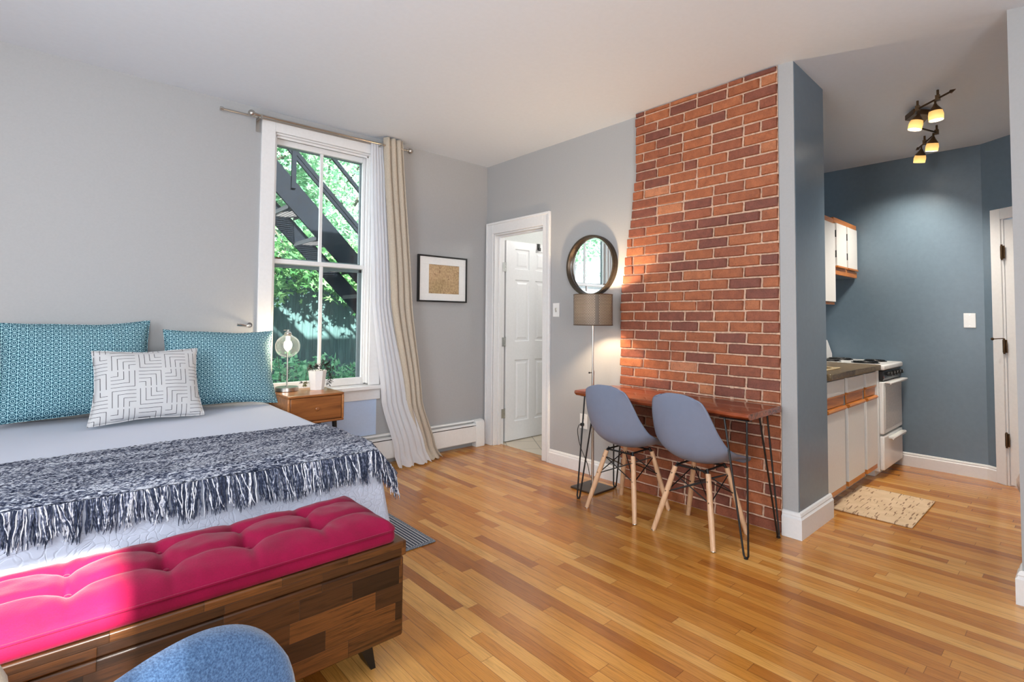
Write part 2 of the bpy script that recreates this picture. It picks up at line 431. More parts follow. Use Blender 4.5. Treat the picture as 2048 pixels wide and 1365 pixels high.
# ---------------------------------------------------------------- baseboards
def base_run(bm, p0, p1, n, h=0.12, t=0.018):
    """p0->p1 along wall, n = direction into the room; stepped profile"""
    p0 = Vector(p0+(0,)); p1 = Vector(p1+(0,)); n = Vector(n+(0,)).normalized()
    prof = [(0, 0), (t, 0), (t, h*0.76), (t*0.8, h*0.79), (t*0.62, h*0.84), (t*0.72, h*0.88), (t*0.45, h*0.97), (0, h)]
    a = [bm.verts.new(p0+n*d+Vector((0, 0, z))) for d, z in prof]; b = [bm.verts.new(p1+n*d+Vector((0, 0, z))) for d, z in prof]
    k = len(prof)
    for i in range(k): bm.faces.new((a[i], a[(i+1) % k], b[(i+1) % k], b[i]))
    bm.faces.new(a); bm.faces.new(b[::-1])
def base_path(bm, pts, h, t):
    prof = [(0, 0), (t, 0), (t, h*0.76), (t*0.8, h*0.79), (t*0.62, h*0.84), (t*0.72, h*0.88), (t*0.45, h*0.97), (0, h)]
    P = [Vector(p) for p in pts]; rings = []
    for i, p in enumerate(P):
        d0 = (P[i]-P[i-1]).normalized() if i else (P[1]-P[0]).normalized(); d1 = (P[i+1]-P[i]).normalized() if i < len(P)-1 else d0
        n0 = Vector((-d0.y, d0.x)); n1 = Vector((-d1.y, d1.x)); m = (n0+n1); m = m/(m.dot(n0)) if m.length > 1e-6 else n0
        rings.append([bm.verts.new((p.x+m.x*d, p.y+m.y*d, z)) for d, z in prof])
    k = len(prof)
    for a, c in zip(rings, rings[1:]):
        for i in range(k): bm.faces.new((a[i], a[(i+1) % k], c[(i+1) % k], c[i]))
    bm.faces.new(rings[0]); bm.faces.new(rings[-1][::-1])
bm = B(); base_run(bm, (XW, 3.185), (XW, 2.40), (-1, 0), 0.118)
struct('baseboard_door', bm, m_trim, 'white baseboard between door casing and brick chimney')
bm = B(); base_path(bm, [(3.775, 1.147), (3.249, 1.147), (3.249, 1.235)], 0.148, 0.022)
struct('baseboard_chimney', bm, m_trim, 'white stepped baseboard wrapping the chimney corner')
bm = B(); base_run(bm, (XK, 1.2), (XK, 0.575), (-1, 0), 0.115)
p = diag(0, 0, 0); q = diag(0.075, 0, 0); base_run(bm, (p.x, p.y), (q.x, q.y), (-KN.x, -KN.y), 0.115)
struct('baseboard_kitchen', bm, m_trim, 'white baseboard along the kitchen end wall')
bm = B(); base_path(bm, [(3.262, -1.6), (3.262, 0.231), (3.38, 0.231)], 0.148, 0.022)
struct('baseboard_right', bm, m_trim, 'white baseboard on the wall end at the far right')

# ---------------------------------------------------------------- brick chimney face
mb, nt, b = new_mat('old_red_brick')
at = N(nt, 'ShaderNodeAttribute'); at.attribute_name = 'rnd'
sx = N(nt, 'ShaderNodeSeparateColor'); L(nt, at.outputs['Color'], sx.inputs[0])
c = ramp(nt, sx.outputs[0], [(0.0, srgb(124, 70, 56)), (0.10, srgb(150, 84, 57)), (0.3, srgb(160, 92, 57)), (0.65, srgb(172, 100, 62)), (0.85, srgb(184, 116, 76)), (1.0, srgb(194, 130, 96))])
v = coord(nt)
n1 = noise_tex(nt, v, 22, 5, 0.65); n2 = noise_tex(nt, v, 140, 3, 0.6)
c = mix(nt, 1.0, c, ramp(nt, n1, [(0.3, (0.74, 0.70, 0.68, 1)), (0.6, (1.05, 1.05, 1.05, 1))]), 'MULTIPLY')
c = mix(nt, 0.8, c, ramp(nt, n2, [(0.3, (0.7, 0.68, 0.66, 1)), (0.55, (1, 1, 1, 1))]), 'MULTIPLY')
vo = N(nt, 'ShaderNodeTexVoronoi'); vo.inputs['Scale'].default_value = 26; L(nt, v, vo.inputs['Vector'])
c = mix(nt, ramp(nt, vo.outputs['Distance'], [(0.03, (0.7, 0.7, 0.7, 1)), (0.10, (0, 0, 0, 1))]), c, srgb(70, 36, 30))
L(nt, c, b.inputs['Base Color']); b.inputs['Roughness'].default_value = 0.55
bump(nt, b, val(nt, 'ADD', n1, val(nt, 'MULTIPLY', n2, 0.6)), 0.45, 0.006)
m_mortar = plain('pale_mortar', (206, 172, 148), 0.9, var=0.12, bscale=50, bstr=0.5)
def brick_left(z):
    # left edge of the chimney face: narrow above, stepping out below
    if z > 2.32: return 2.256
    if z < 1.40: return 2.395
    return 2.256+(2.32-z)/0.92*0.139
chim = thing('wall_chimney', 'exposed red brick chimney breast stepping wider below', 'chimney', (3.25, 1.8, 0)); chim['kind'] = 'structure'
bm = B(); lay = bm.loops.layers.color.new('rnd')
course = 0.0692; rows = int(2.80/course)+1
random.seed(11)
for r in range(rows):
    z0 = 0.004+r*course; z1 = z0+course-0.010
    if z0 > 2.79: break
    z1 = min(z1, 2.80)
    yl = brick_left((z0+z1)/2) + random.uniform(-0.004, 0.004)
    y = 1.240+random.uniform(-0.002, 0.003); first = True
    while y < yl-0.02:
        L0 = 0.2
        if first and r % 2 == 1: L0 = 0.098
        elif random.random() < 0.07: L0 = 0.098
        first = False
        y1 = min(y+L0+random.uniform(-0.006, 0.006), yl)
        if yl-y1 < 0.045: y1 = yl
        d = random.uniform(0, 0.007); nseg = 5 if y1-y > 0.15 else 3
        dark = random.random(); rv = random.betavariate(2.2, 2.0)
        if dark < 0.08: rv = random.uniform(0, 0.12)
        x0 = 3.243-d
        n0 = len(bm.verts); f0 = len(bm.faces)
        # grid front with wobbly outline
        cols = []
        tt = [0.0, 0.05]+[(q+1)/(nseg-1) for q in range(nseg-2)]+[0.95, 1.0]; nseg += 1
        for i in range(nseg+1):
            yy = y+(y1-y)*tt[i]
            jt = noise.noise(Vector((yy*9, z1*9, 0)))*0.0032; jb = noise.noise(Vector((yy*9, z0*9, 5)))*0.0032
            ed = 0.0025 if i in (0, nseg) else 0
            ins = 0.004
            yi = yy+(ins if i == 0 else -ins if i == nseg else 0)
            cols.append(((yy, z0+jb+ed), (yi, z0+jb+ins+ed*0.3), (yi, z1+jt-ins-ed*0.3), (yy, z1+jt-ed)))
        V = []
        for i, cl in enumerate(cols):
            end = i in (0, nseg)
            row = []
            for k, (yy, zz) in enumerate(cl):
                deep = k in (0, 3)
                xx = x0+(0.006 if (deep or end) else noise.noise(Vector((yy*30, zz*30, 2)))*0.002)
                row.append(bm.verts.new((xx, yy, zz)))
            V.append(row)
        back = [(bm.verts.new((3.29, cl[0][0], cl[0][1])), bm.verts.new((3.29, cl[3][0], cl[3][1]))) for cl in cols]
        fs = []
        for i in range(nseg):
            for k in range(3): fs.append(bm.faces.new((V[i][k], V[i+1][k], V[i+1][k+1], V[i][k+1])))
            fs.append(bm.faces.new((V[i][0], back[i][0], back[i+1][0], V[i+1][0])))
            fs.append(bm.faces.new((V[i][3], V[i+1][3], back[i+1][1], back[i][1])))
        fs.append(bm.faces.new((V[0][0], V[0][1], V[0][2], V[0][3], back[0][1], back[0][0])))
        fs.append(bm.faces.new((V[nseg][3], V[nseg][2], V[nseg][1], V[nseg][0], back[nseg][0], back[nseg][1])))
        for f in fs:
            for lp in f.loops: lp[lay] = (rv, random.random(), 0, 1)
        y = y1+0.009
part('brickwork', bm, mb, chim, smooth=35)
bm = B()
prof = [(1.2385, 0.0)]; prof2 = []
zs = [0, 1.40, 1.6, 1.8, 2.0, 2.2, 2.32, 2.803]
outline = [(1.2385, 0.0)]+[(brick_left(z+0.0001)-0.008, z) for z in zs]+[(1.2385, 2.803)]
def mort_x(y, z): return 3.2515+noise.noise(Vector((y*14, z*14, 1)))*0.003
a = [bm.verts.new((3.2505, y, z)) for y, z in outline]; c2 = [bm.verts.new((3.299, y, z)) for y, z in outline]
bm.faces.new(a); bm.faces.new(c2[::-1])
for i in range(len(a)): bm.faces.new((a[i], a[(i+1) % len(a)], c2[(i+1) % len(a)], c2[i]))
part('mortar', bm, m_mortar, chim, smooth=0)
bm = B(); box(bm, 3.2435, 3.251, 1.52, 1.545, 0.60, 0.93)
part('mortar_seam', bm, m_mortar, chim, bevel=0.003)

# ---------------------------------------------------------------- window
win = thing('window_1', 'tall white double hung window behind the nightstand', 'window'); win['kind'] = 'structure'
YI = YW-0.022
bm = B()
box(bm, 1.131, 1.229, YI, YW, 0.684, 2.738); box(bm, 2.02, 2.118, YI, YW, 0.684, 2.738); box(bm, 1.229, 2.02, YI, YW, 2.655, 2.738)
part('casing', bm, m_trim, win, bevel=0.003)
bm = B(); box(bm, 1.105, 2.145, YW-0.075, YW+0.01, 0.652, 0.682); box(bm, 1.229, 2.02, YW, YW+0.16, 0.652, 0.686)
part('stool', bm, m_trim, win, bevel=0.005)
bm = B(); box(bm, 1.125, 2.125, YW-0.024, YW, 0.562, 0.652); box(bm, 1.125, 2.125, YW-0.030, YW, 0.634, 0.652)
part('apron', bm, m_trim, win, bevel=0.003)
bm = B()
box(bm, 1.229, 1.241, YW, YW+0.16, 0.70, 2.655); box(bm, 2.008, 2.02, YW, YW+0.16, 0.70, 2.655); box(bm, 1.229, 2.02, YW, YW+0.16, 2.643, 2.655)
box(bm, 1.241, 1.256, YW+0.03, YW+0.045, 0.70, 2.643); box(bm, 1.993, 2.008, YW+0.03, YW+0.045, 0.70, 2.643); box(bm, 1.241, 2.008, YW+0.03, YW+0.045, 2.628, 2.643)
part('jamb', bm, m_trim, win, bevel=0.002)
def sash(nm, y0, y1, z0, z1, top, bot, st=0.022):
    bm = B(); x0, x1 = 1.243, 2.006
    box(bm, x0, x0+st, y0, y1, z0, z1); box(bm, x1-st, x1, y0, y1, z0, z1)
    box(bm, x0+st, x1-st, y0, y1, z1-top, z1); box(bm, x0+st, x1-st, y0, y1, z0, z0+bot)
    box(bm, 1.615, 1.640, y0+0.004, y1-0.004, z0+bot, z1-top)
    s = part(nm, bm, m_trim, win, bevel=0.003)
    return s
up = sash('upper_sash', YW+0.085, YW+0.115, 1.665, 2.64, 0.045, 0.034)
lo = sash('lower_sash', YW+0.050, YW+0.080, 0.688, 1.700, 0.034, 0.06)
m_pane = clear_glass('window_glass', (0.97, 1, 0.99, 1), 0.10, 0.014)
for s_, z0, z1, yy in ((up, 1.70, 2.595, YW+0.1), (lo, 0.762, 1.665, YW+0.065)):
    for x0, x1 in ((1.265, 1.615), (1.64, 1.984)):
        bm = B(); box(bm, x0, x1, yy-0.002, yy+0.002, z0, z1)
        part('pane', bm, m_pane, s_, smooth=0)
bm = B()
for z0, z1 in ((0.686, 1.67), (1.685, 2.62)):
    y0, y1 = YW+0.125, YW+0.15; x0, x1 = 1.241, 2.008
    box(bm, x0, x0+0.016, y0, y1, z0, z1); box(bm, x1-0.03, x1, y0, y1, z0, z1); box(bm, x0, x1, y0, y1, z1-0.03, z1); box(bm, x0, x1, y0, y1, z0, z0+0.03)
part('storm_frame', bm, m_greyframe, win, bevel=0.002)
bm = B(); box(bm, 1.27, 1.31, YW+0.045, YW+0.06, 1.70, 1.712)
part('sash_lock', bm, m_bronze, win, bevel=0.002)

# ---------------------------------------------------------------- bathroom door
dr = thing('door_1', 'white six panel door standing open into the bathroom', 'door'); dr['kind'] = 'structure'
bm = B()
def casing_y(bm, y0, y1, z0, z1):
    box(bm, XW-0.018, XW, y0, y1, z0, z1)
box(bm, XW-0.016, XW, 3.185, 3.275, 0, 2.215); box(bm, XW-0.016, XW, 3.978, 4.078, 0, 2.215); box(bm, XW-0.016, XW, 3.275, 3.978, 2.10, 2.215)
box(bm, XW-0.026, XW-0.016, 3.185, 3.207, 0, 2.215); box(bm, XW-0.026, XW-0.016, 4.056, 4.078, 0, 2.215); box(bm, XW-0.026, XW-0.016, 3.207, 4.056, 2.193, 2.215)
part('casing', bm, m_trim, dr, bevel=0.004)
bm = B()
box(bm, XW, XW+0.13, 3.275, 3.290, 0, 2.10); box(bm, XW, XW+0.13, 3.963, 3.978, 0, 2.10); box(bm, XW, XW+0.13, 3.290, 3.963, 2.085, 2.10)
box(bm, XW+0.05, XW+0.085, 3.290, 3.303, 0, 2.085); box(bm, XW+0.05, XW+0.085, 3.95, 3.963, 0, 2.085); box(bm, XW+0.05, XW+0.085, 3.303, 3.95, 2.072, 2.085)
part('jamb', bm, m_trim, dr, bevel=0.002)
bm = B()
DX0, DX1, LY0, LY1, LZ0, LZ1 = 3.462, 4.145, 3.975, 4.010, 0.012, 2.06
def paneled(bm, pan, x0, x1, y0, y1, z0, z1):
    """slab with raised panels: built as a slab with frames cut out on the -Y face"""
    xs = sorted({x0, x1, *[p[0] for p in pan], *[p[1] for p in pan]}); zs = sorted({z0, z1, *[p[2] for p in pan], *[p[3] for p in pan]})
    cache = {}
    def V(x, y, z):
        k = (round(x, 5), round(y, 5), round(z, 5))
        if k not in cache: cache[k] = bm.verts.new(k)
        return cache[k]
    for i in range(len(xs)-1):
        for j in range(len(zs)-1):
            a, b2, c, d = xs[i], xs[i+1], zs[j], zs[j+1]
            hit = any(abs(p[0]-a) < 1e-6 and abs(p[2]-c) < 1e-6 for p in pan)
            if not hit: bm.faces.new((V(a, y0, c), V(b2, y0, c), V(b2, y0, d), V(a, y0, d)))
            else:
                loops = [(0, 0), (0.008, 0.009), (0.026, 0.009), (0.044, 0.002)]
                rg = [[V(a+s, y0+t, c+s), V(b2-s, y0+t, c+s), V(b2-s, y0+t, d-s), V(a+s, y0+t, d-s)] for s, t in loops]
                for p, q in zip(rg, rg[1:]):
                    for k in range(4): bm.faces.new((p[k], p[(k+1) % 4], q[(k+1) % 4], q[k]))
                bm.faces.new(rg[-1])
    bm.faces.new((V(x0, y1, z0), V(x0, y1, z1), V(x1, y1, z1), V(x1, y1, z0)))
    for e in [(x0, x0), (x1, x1)]:
        zz = zs
        bm.faces.new([V(e[0], y0, z) for z in zz]+[V(e[0], y1, z1), V(e[0], y1, z0)])
    for z in (z0, z1):
        bm.faces.new([V(x, y0, z) for x in xs]+[V(x1, y1, z), V(x0, y1, z)])
pan = [(a, b2, c, d) for a, b2 in ((3.588, 3.79), (3.88, 4.06)) for c, d in ((0.20, 0.83), (1.02, 1.66), (1.77, 1.98))]
paneled(bm, pan, DX0, DX1, LY0, LY1, LZ0, LZ1)
leaf = part('door_leaf', bm, m_trim, dr, smooth=20)
for z in (0.30, 1.02, 1.78):
    bm = B(); tube(bm, [(3.447, 3.966, z-0.05), (3.447, 3.966, z+0.05)], 0.007, 8); box(bm, 3.40, 3.447, 3.958, 3.9635, z-0.045, z+0.045)
    for k in range(3): ball(bm, (3.44, 3.957, z-0.03+0.03*k), 0.004, 8)
    part('hinge', bm, m_chrome, dr)
bm = B(); box(bm, 3.905, 3.93, 3.955, 3.974, 2.00, 2.062); box(bm, 3.905, 3.93, 3.955, 4.014, 2.060, 2.064); box(bm, 3.905, 3.93, 3.945, 3.957, 1.985, 2.02)
part('over_door_hook', bm, m_black, leaf)

# ---------------------------------------------------------------- kitchen angled door
kd = thing('door_2', 'narrow white door with dark hinges on the angled kitchen wall', 'door'); kd['kind'] = 'structure'
bm = B(); diagbox(bm, 0.075, 0.15, -0.02, 0, 0, 2.145); diagbox(bm, 0.15, 0.95, -0.02, 0, 2.06, 2.145); diagbox(bm, 0.15, 0.165, -0.01, 0.08, 0, 2.06)
part('casing', bm, m_trim, kd, bevel=0.003)
bm = B(); diagbox(bm, 0.170, 0.94, -0.008, 0.03, 0.012, 2.05)
kl = part('door_leaf', bm, m_trim, kd, bevel=0.003)
for z in (0.35, 1.07, 1.80):
    bm = B(); diagbox(bm, 0.150, 0.182, -0.026, -0.019, z-0.05, z+0.05)
    tube(bm, [diag(0.167, -0.031, z-0.06), diag(0.167, -0.031, z+0.06)], 0.007, 8)
    part('hinge', bm, m_bronze, kd, bevel=0.002)
bm = B(); tube(bm, [diag(0.167, -0.035, 1.13), diag(0.14, -0.10, 1.125)], 0.004, 6); ball(bm, diag(0.14, -0.10, 1.125), 0.011, 8)
part('door_stop', bm, m_bronze, kd)

# ================================================================= THINGS
# ---------------------------------------------------------------- baseboard heater
ht = thing('baseboard_heater', 'long white baseboard heater below the window, running to the corner', 'heater', (2.2, 4.06, 0))
bm = B()
prof = [(4.090, 0.255), (4.062, 0.255), (4.050, 0.246), (4.050, 0.243), (4.085, 0.243)]
def extr(bm, prof, x0, x1):
    a = [bm.verts.new((x0, y, z)) for y, z in prof]; c = [bm.verts.new((x1, y, z)) for y, z in prof]; n = len(prof)
    for i in range(n): bm.faces.new((a[i], a[(i+1) % n], c[(i+1) % n], c[i]))
    bm.faces.new(a[::-1]); bm.faces.new(c)
extr(bm, prof, 1.20, 3.14)
extr(bm, [(4.046, 0.228), (4.022, 0.218), (4.022, 0.212), (4.046, 0.222)], 1.20, 3.14)
extr(bm, [(4.020, 0.205), (4.024, 0.205), (4.024, 0.06), (4.034, 0.05), (4.020, 0.055)], 1.20, 3.14)
extr(bm, [(4.088, 0.25), (4.091, 0.25), (4.091, 0.03), (4.088, 0.03)], 1.20, 3.14)
part('cover', bm, m_white, ht, smooth=20)
bm = B(); box(bm, 1.21, 3.13, 4.030, 4.086, 0.075, 0.200)
part('heating_fins', bm, m_dark, ht)
bm = B(); extr(bm, [(4.091, 0.258), (4.050, 0.258), (4.030, 0.248), (4.018, 0.225), (4.016, 0.0), (4.091, 0.0)], 3.13, 3.235)
part('end_cap', bm, m_white, ht, bevel=0.004)

# ---------------------------------------------------------------- bed
bed = thing('bed', 'low bed with mattress against the grey wall', 'bed', (0.4, 3.1, 0))
BX0, BX1, BY0, BY1, BZ = -0.42, 1.15, 2.29, 4.06, 0.64
m_mattress = fabric('mattress_ticking', (222, 220, 222), (236, 234, 236), 300)
bm = B(); box(bm, BX0+0.02, BX1-0.015, BY0+0.02, BY1, 0.34, BZ-0.012)
part('mattress', bm, m_mattress, bed, bevel=0.04, seg=4)
bm = B(); box(bm, BX0+0.03, BX1-0.03, BY0+0.04, BY1, 0.12, 0.335)
part('bed_base', bm, m_blackplastic, bed, bevel=0.01)
for x in (BX0+0.1, BX1-0.12):
    for y in (BY0+0.15, BY1-0.15):
        bm = B(); lathe(bm, [(0.025, 0), (0.03, 0.12)], 12, (x, y, 0)); part('leg', bm, m_blackplastic, bed)

# quilt (top sheet of cloth drapes over the foot and right side)
mq, nt, b = new_mat('white_quilted_cotton')
b.inputs['Base Color'].default_value = srgb(186, 191, 208); b.inputs['Roughness'].default_value = 0.85; b.inputs['Sheen Weight'].default_value = 0.2
v = coord(nt)
w1 = N(nt, 'ShaderNodeTexVoronoi'); w1.feature = 'DISTANCE_TO_EDGE'; w1.inputs['Scale'].default_value = 42; w1.inputs['Randomness'].default_value = 0.9
dn = noise_tex(nt, v, 6, 2); mpx = N(nt, 'ShaderNodeMixRGB'); mpx.inputs[0].default_value = 0.12; L(nt, v, mpx.inputs[1])
nn = N(nt, 'ShaderNodeTexNoise'); nn.inputs['Scale'].default_value = 9; L(nt, v, nn.inputs['Vector']); L(nt, nn.outputs['Color'], mpx.inputs[2])
L(nt, mpx.outputs[0], w1.inputs['Vector'])
wv = N(nt, 'ShaderNodeTexWave'); wv.wave_type = 'RINGS'; wv.inputs['Scale'].default_value = 9; wv.inputs['Distortion'].default_value = 6; L(nt, v, wv.inputs['Vector'])
h = val(nt, 'ADD', val(nt, 'MINIMUM', w1.outputs['Distance'], 0.12), val(nt, 'MULTIPLY', wv.outputs[0], 0.03))
sy = N(nt, 'ShaderNodeSeparateXYZ'); L(nt, v, sy.inputs[0])
h = val(nt, 'MULTIPLY', h, val(nt, 'DIVIDE', val(nt, 'SUBTRACT', BY0+0.35-3.1, sy.outputs[1]), 0.1, clamp=True))
bump(nt, b, h, 0.6, 0.016)
bm = B()
nx, ny = 90, 110
def quilt(u, v):
    # u across bed (X), v from head to foot then down the foot and over the right side
    s = v*(BY1-0.02-BY0+0.43)         # length along
    top = BY1-0.02-BY0
    flare = 0.0
    x = BX0+u*(BX1-BX0+0.45)
    over = max(0, x-BX1)
    r = 0.04
    if s < top: y = BY1-0.02-s; z = BZ
    else:
        d = s-top; y = BY0-0.010-min(d, r)*0.5-d*0.30; z = BZ-max(0, d-0.012); flare = d
    if over > 0:
        dz = over; x = BX1+min(over, 0.03)*0.5+over*0.10; z = min(z, z-dz+0.01)
        if s > top: x += 0.0
    x += flare*0.10*u*(1 if x > 0.6 else 0)*min(1, max(0, (x-0.6)/0.5))
    z2 = z+noise.noise(Vector((x*2.2, y*2.2, 0)))*0.004
    if s > top:
        y += math.sin(x*11+1.0)*0.006*min(1, flare*4)+noise.noise(Vector((x*4, z*3, 3)))*0.01*min(1, flare*4)
    return (x, y, max(z2, 0.20))
grid(bm, nx, ny, quilt)
q_ = mk('quilt', bm, mq, origin=(0.4, 3.1, 0.6), smooth=80, solid=0.006)
tag(q_, 'white quilted bedspread covering the bed and hanging at its foot', 'bedspread')

# ---------------------------------------------------------------- throw with fringe
mtw, nt, b = new_mat('navy_marled_knit')
t = N(nt, 'ShaderNodeTexCoord')
v1 = coord(nt, scale=(1, 1, 1))
sp = N(nt, 'ShaderNodeSeparateXYZ'); L(nt, v1, sp.inputs[0])
cx = N(nt, 'ShaderNodeCombineXYZ')
L(nt, val(nt, 'ADD', val(nt, 'MULTIPLY', sp.outputs[0], 60), val(nt, 'MULTIPLY', sp.outputs[1], 40)), cx.inputs[0])
L(nt, val(nt, 'MULTIPLY', sp.outputs[1], 150), cx.inputs[1]); L(nt, val(nt, 'MULTIPLY', sp.outputs[2], 150), cx.inputs[2])
n1 = noise_tex(nt, cx.outputs[0], 1.0, 3, 0.6, 0.6)
n0 = noise_tex(nt, coord(nt, scale=(4, 26, 26)), 1.0, 3, 0.6)
f = val(nt, 'ADD', val(nt, 'MULTIPLY', n1, 0.8), val(nt, 'MULTIPLY', n0, 0.28))
L(nt, ramp(nt, f, [(0.42, srgb(34, 40, 58)), (0.52, srgb(92, 98, 118)), (0.62, srgb(205, 208, 218))]), b.inputs['Base Color'])
b.inputs['Roughness'].default_value = 0.95; b.inputs['Specular IOR Level'].default_value = 0.1
bump(nt, b, n1, 1.0, 0.012)
th = thing('throw_blanket', 'navy and white marled knit throw with fringe across the bed foot', 'blanket', (0.4, 2.5, 0.65))
TZ = BZ+0.012
TZ = BZ+0.016
def throw_front(x): return 2.235+0.03*(1-max(0, min(1, (x+0.3)/1.4)))-0.012*math.sin(x*3)
def throw_pt(u, v):
    x = -0.46+u*1.80
    y1 = 2.875+0.02*math.sin(x*4)+0.02*(x < 0)
    y0 = throw_front(x)
    y = y1+(y0-y1)*v
    z = TZ+0.004*noise.noise(Vector((x*5, y*5, 1)))+0.004*math.sin(v*14+x*3)*0.6
    over = x-(BX1+0.005)
    if over > 0:
        k = over/0.2
        x = BX1+0.005+over*0.62; z -= over*0.62*(0.9+0.3*v)
        y += 0.0
    if v > 0.90:
        z -= (v-0.90)*0.22
    return (x, y, z+0.004)
bm = B(); grid(bm, 170, 62, throw_pt)
for v in bm.verts:
    p = v.co; v.co.z += 0.0035*math.sin(p.x*260+p.y*120)*math.sin(p.y*210)
part('knit_cloth', bm, mtw, th, smooth=80, solid=0.008)
random.seed(5)
mf, nt, b = new_mat('marled_yarn')
at = N(nt, 'ShaderNodeAttribute'); at.attribute_name = 'rnd'; s1 = N(nt, 'ShaderNodeSeparateColor'); L(nt, at.outputs['Color'], s1.inputs[0])
nz = noise_tex(nt, coord(nt, scale=(60, 60, 60)), 1.6, 2)
ff = val(nt, 'ADD', val(nt, 'MULTIPLY', s1.outputs[0], 0.42), val(nt, 'MULTIPLY', nz, 0.6))
L(nt, ramp(nt, ff, [(0.36, srgb(36, 44, 66)), (0.50, srgb(110, 116, 138)), (0.62, srgb(226, 226, 234))]), b.inputs['Base Color']); b.inputs['Roughness'].default_value = 0.95
bm = B(); lay = bm.loops.layers.color.new('rnd')
x = -0.44
while x < 1.30:
    p0 = Vector(throw_pt((x+0.46)/1.80, 1.0)); ln = random.uniform(0.085, 0.135); lean = random.uniform(-0.02, 0.02)
    fan = random.uniform(0.6, 1.3)
    for k in range(12):
        f0 = len(bm.faces)
        dx = (k-5.5)*0.0015; sway = random.uniform(-0.012, 0.012)*fan; l2 = ln*random.uniform(0.82, 1.06)
        pts = []; rs = []
        ph = random.uniform(0, 6)
        for j in range(8):
            s = j/7
            yy = p0.y-0.004-0.008*math.sin(min(1, s*2)*PI/2)-0.032*s+random.uniform(-0.0015, 0.0015)-(k % 3)*0.003
            pts.append((p0.x+dx*(0.7+s*1.2)+lean*s+sway*s+0.0018*math.sin(ph+s*11), yy, p0.z-0.002-l2*s))
            rs.append(0.0018 if j < 7 else 0.0009)
        tube(bm, pts, rs, 5)
        bm.faces.ensure_lookup_table(); rv = random.random()
        for fc in bm.faces[f0:]:
            for lp in fc.loops: lp[lay] = (rv, 0, 0, 1)
    x += random.uniform(0.0175, 0.0215)
fr = part('fringe', bm, mf, th, smooth=60); fr['kind'] = 'stuff'; fr['label'] = 'navy and white yarn fringe'

# ---------------------------------------------------------------- pillows
def pillow_mesh(w, h, T, wr=1.0, seed=0, n=36):
    bm = B()
    def f(side):
        def g(u, v):
            a = 2*u-1; c = 2*v-1
            pinx = (1-0.085*(1-abs(c)**2.0))*(1-0.035*c)
            pinz = 1-0.075*(1-abs(a)**2.0)+0.012*math.sin(a*5+seed)
            x = a*w/2*(pinx); z = h/2+c*h/2*pinz
            t = max(0, (1-abs(a)**2.6)*(1-abs(c)**2.6))**0.55*T/2
            t += wr*noise.noise(Vector((x*7+seed, z*7, seed)))*0.012*(t/(T/2))
            t += wr*0.006*noise.noise(Vector((x*22+seed, z*14, seed)))*(1 if t > 0 else 0)
            return (x, side*t, z)
        return g
    grid(bm, n, n, f(-1)); grid(bm, n, n, f(1))
    bmesh.ops.remove_doubles(bm, verts=bm.verts[:], dist=0.0008)
    return bm
# teal lattice cloth
mteal, nt, b = new_mat('teal_lattice_cloth')
tc = N(nt, 'ShaderNodeTexCoord'); s = N(nt, 'ShaderNodeSeparateXYZ'); L(nt, tc.outputs['Object'], s.inputs[0])
K = 2*PI/0.034
U = val(nt, 'MULTIPLY', s.outputs[0], K); V_ = val(nt, 'MULTIPLY', s.outputs[2], K*1.05)
V2 = val(nt, 'MULTIPLY', V_, 0.82); U2 = val(nt, 'MULTIPLY', U, 0.5)
h = val(nt, 'ADD', val(nt, 'COSINE', U), val(nt, 'ADD', val(nt, 'COSINE', val(nt, 'ADD', U2, V2)), val(nt, 'COSINE', val(nt, 'SUBTRACT', U2, V2))))
d1 = val(nt, 'ABSOLUTE', val(nt, 'ADD', h, 0.90)); d2 = val(nt, 'MULTIPLY', val(nt, 'ABSOLUTE', val(nt, 'SUBTRACT', h, 1.15)), 0.42); d3 = val(nt, 'MULTIPLY', val(nt, 'SUBTRACT', 3.0, h), 1.6)
w = val(nt, 'MINIMUM', val(nt, 'MINIMUM', d1, d2), d3)
c = ramp(nt, w, [(0.15, srgb(168, 208, 215)), (0.30, srgb(34, 82, 102))])
L(nt, c, b.inputs['Base Color']); b.inputs['Roughness'].default_value = 0.9; b.inputs['Specular IOR Level'].default_value = 0.15
bump(nt, b, noise_tex(nt, coord(nt), 500, 2), 0.2, 0.001)
# white cloth with nested corner lines
mwp, nt, b = new_mat('white_cloth_black_corner_lines')
tc = N(nt, 'ShaderNodeTexCoord'); s = N(nt, 'ShaderNodeSeparateXYZ'); L(nt, tc.outputs['Object'], s.inputs[0])
cell = 0.124
u = val(nt, 'DIVIDE', val(nt, 'ADD', s.outputs[0], 5.02), cell); v = val(nt, 'DIVIDE', val(nt, 'ADD', s.outputs[2], 5.03), cell*0.84)
iu = val(nt, 'FLOOR', u); iv = val(nt, 'FLOOR', v); fu = val(nt, 'FRACT', u); fv = val(nt, 'FRACT', v)
par = val(nt, 'MODULO', val(nt, 'ADD', iu, val(nt, 'MULTIPLY', iv, 1.0)), 2.0)
par2 = val(nt, 'MODULO', iv, 2.0)
def flip(f, p): return val(nt, 'ADD', val(nt, 'MULTIPLY', f, val(nt, 'SUBTRACT', 1.0, p)), val(nt, 'MULTIPLY', val(nt, 'SUBTRACT', 1.0, f), p))
fu2 = flip(fu, par2); fv2 = flip(fv, par)
m_ = val(nt, 'MAXIMUM', fu2, fv2)
band = val(nt, 'ABSOLUTE', val(nt, 'SUBTRACT', val(nt, 'FRACT', val(nt, 'MULTIPLY', m_, 5.0)), 0.5))
line = val(nt, 'LESS_THAN', band, 0.052)
inside = val(nt, 'MULTIPLY', val(nt, 'GREATER_THAN', val(nt, 'MINIMUM', fu2, fv2), 0.05), val(nt, 'MULTIPLY', val(nt, 'GREATER_THAN', m_, 0.2), val(nt, 'LESS_THAN', m_, 0.95)))
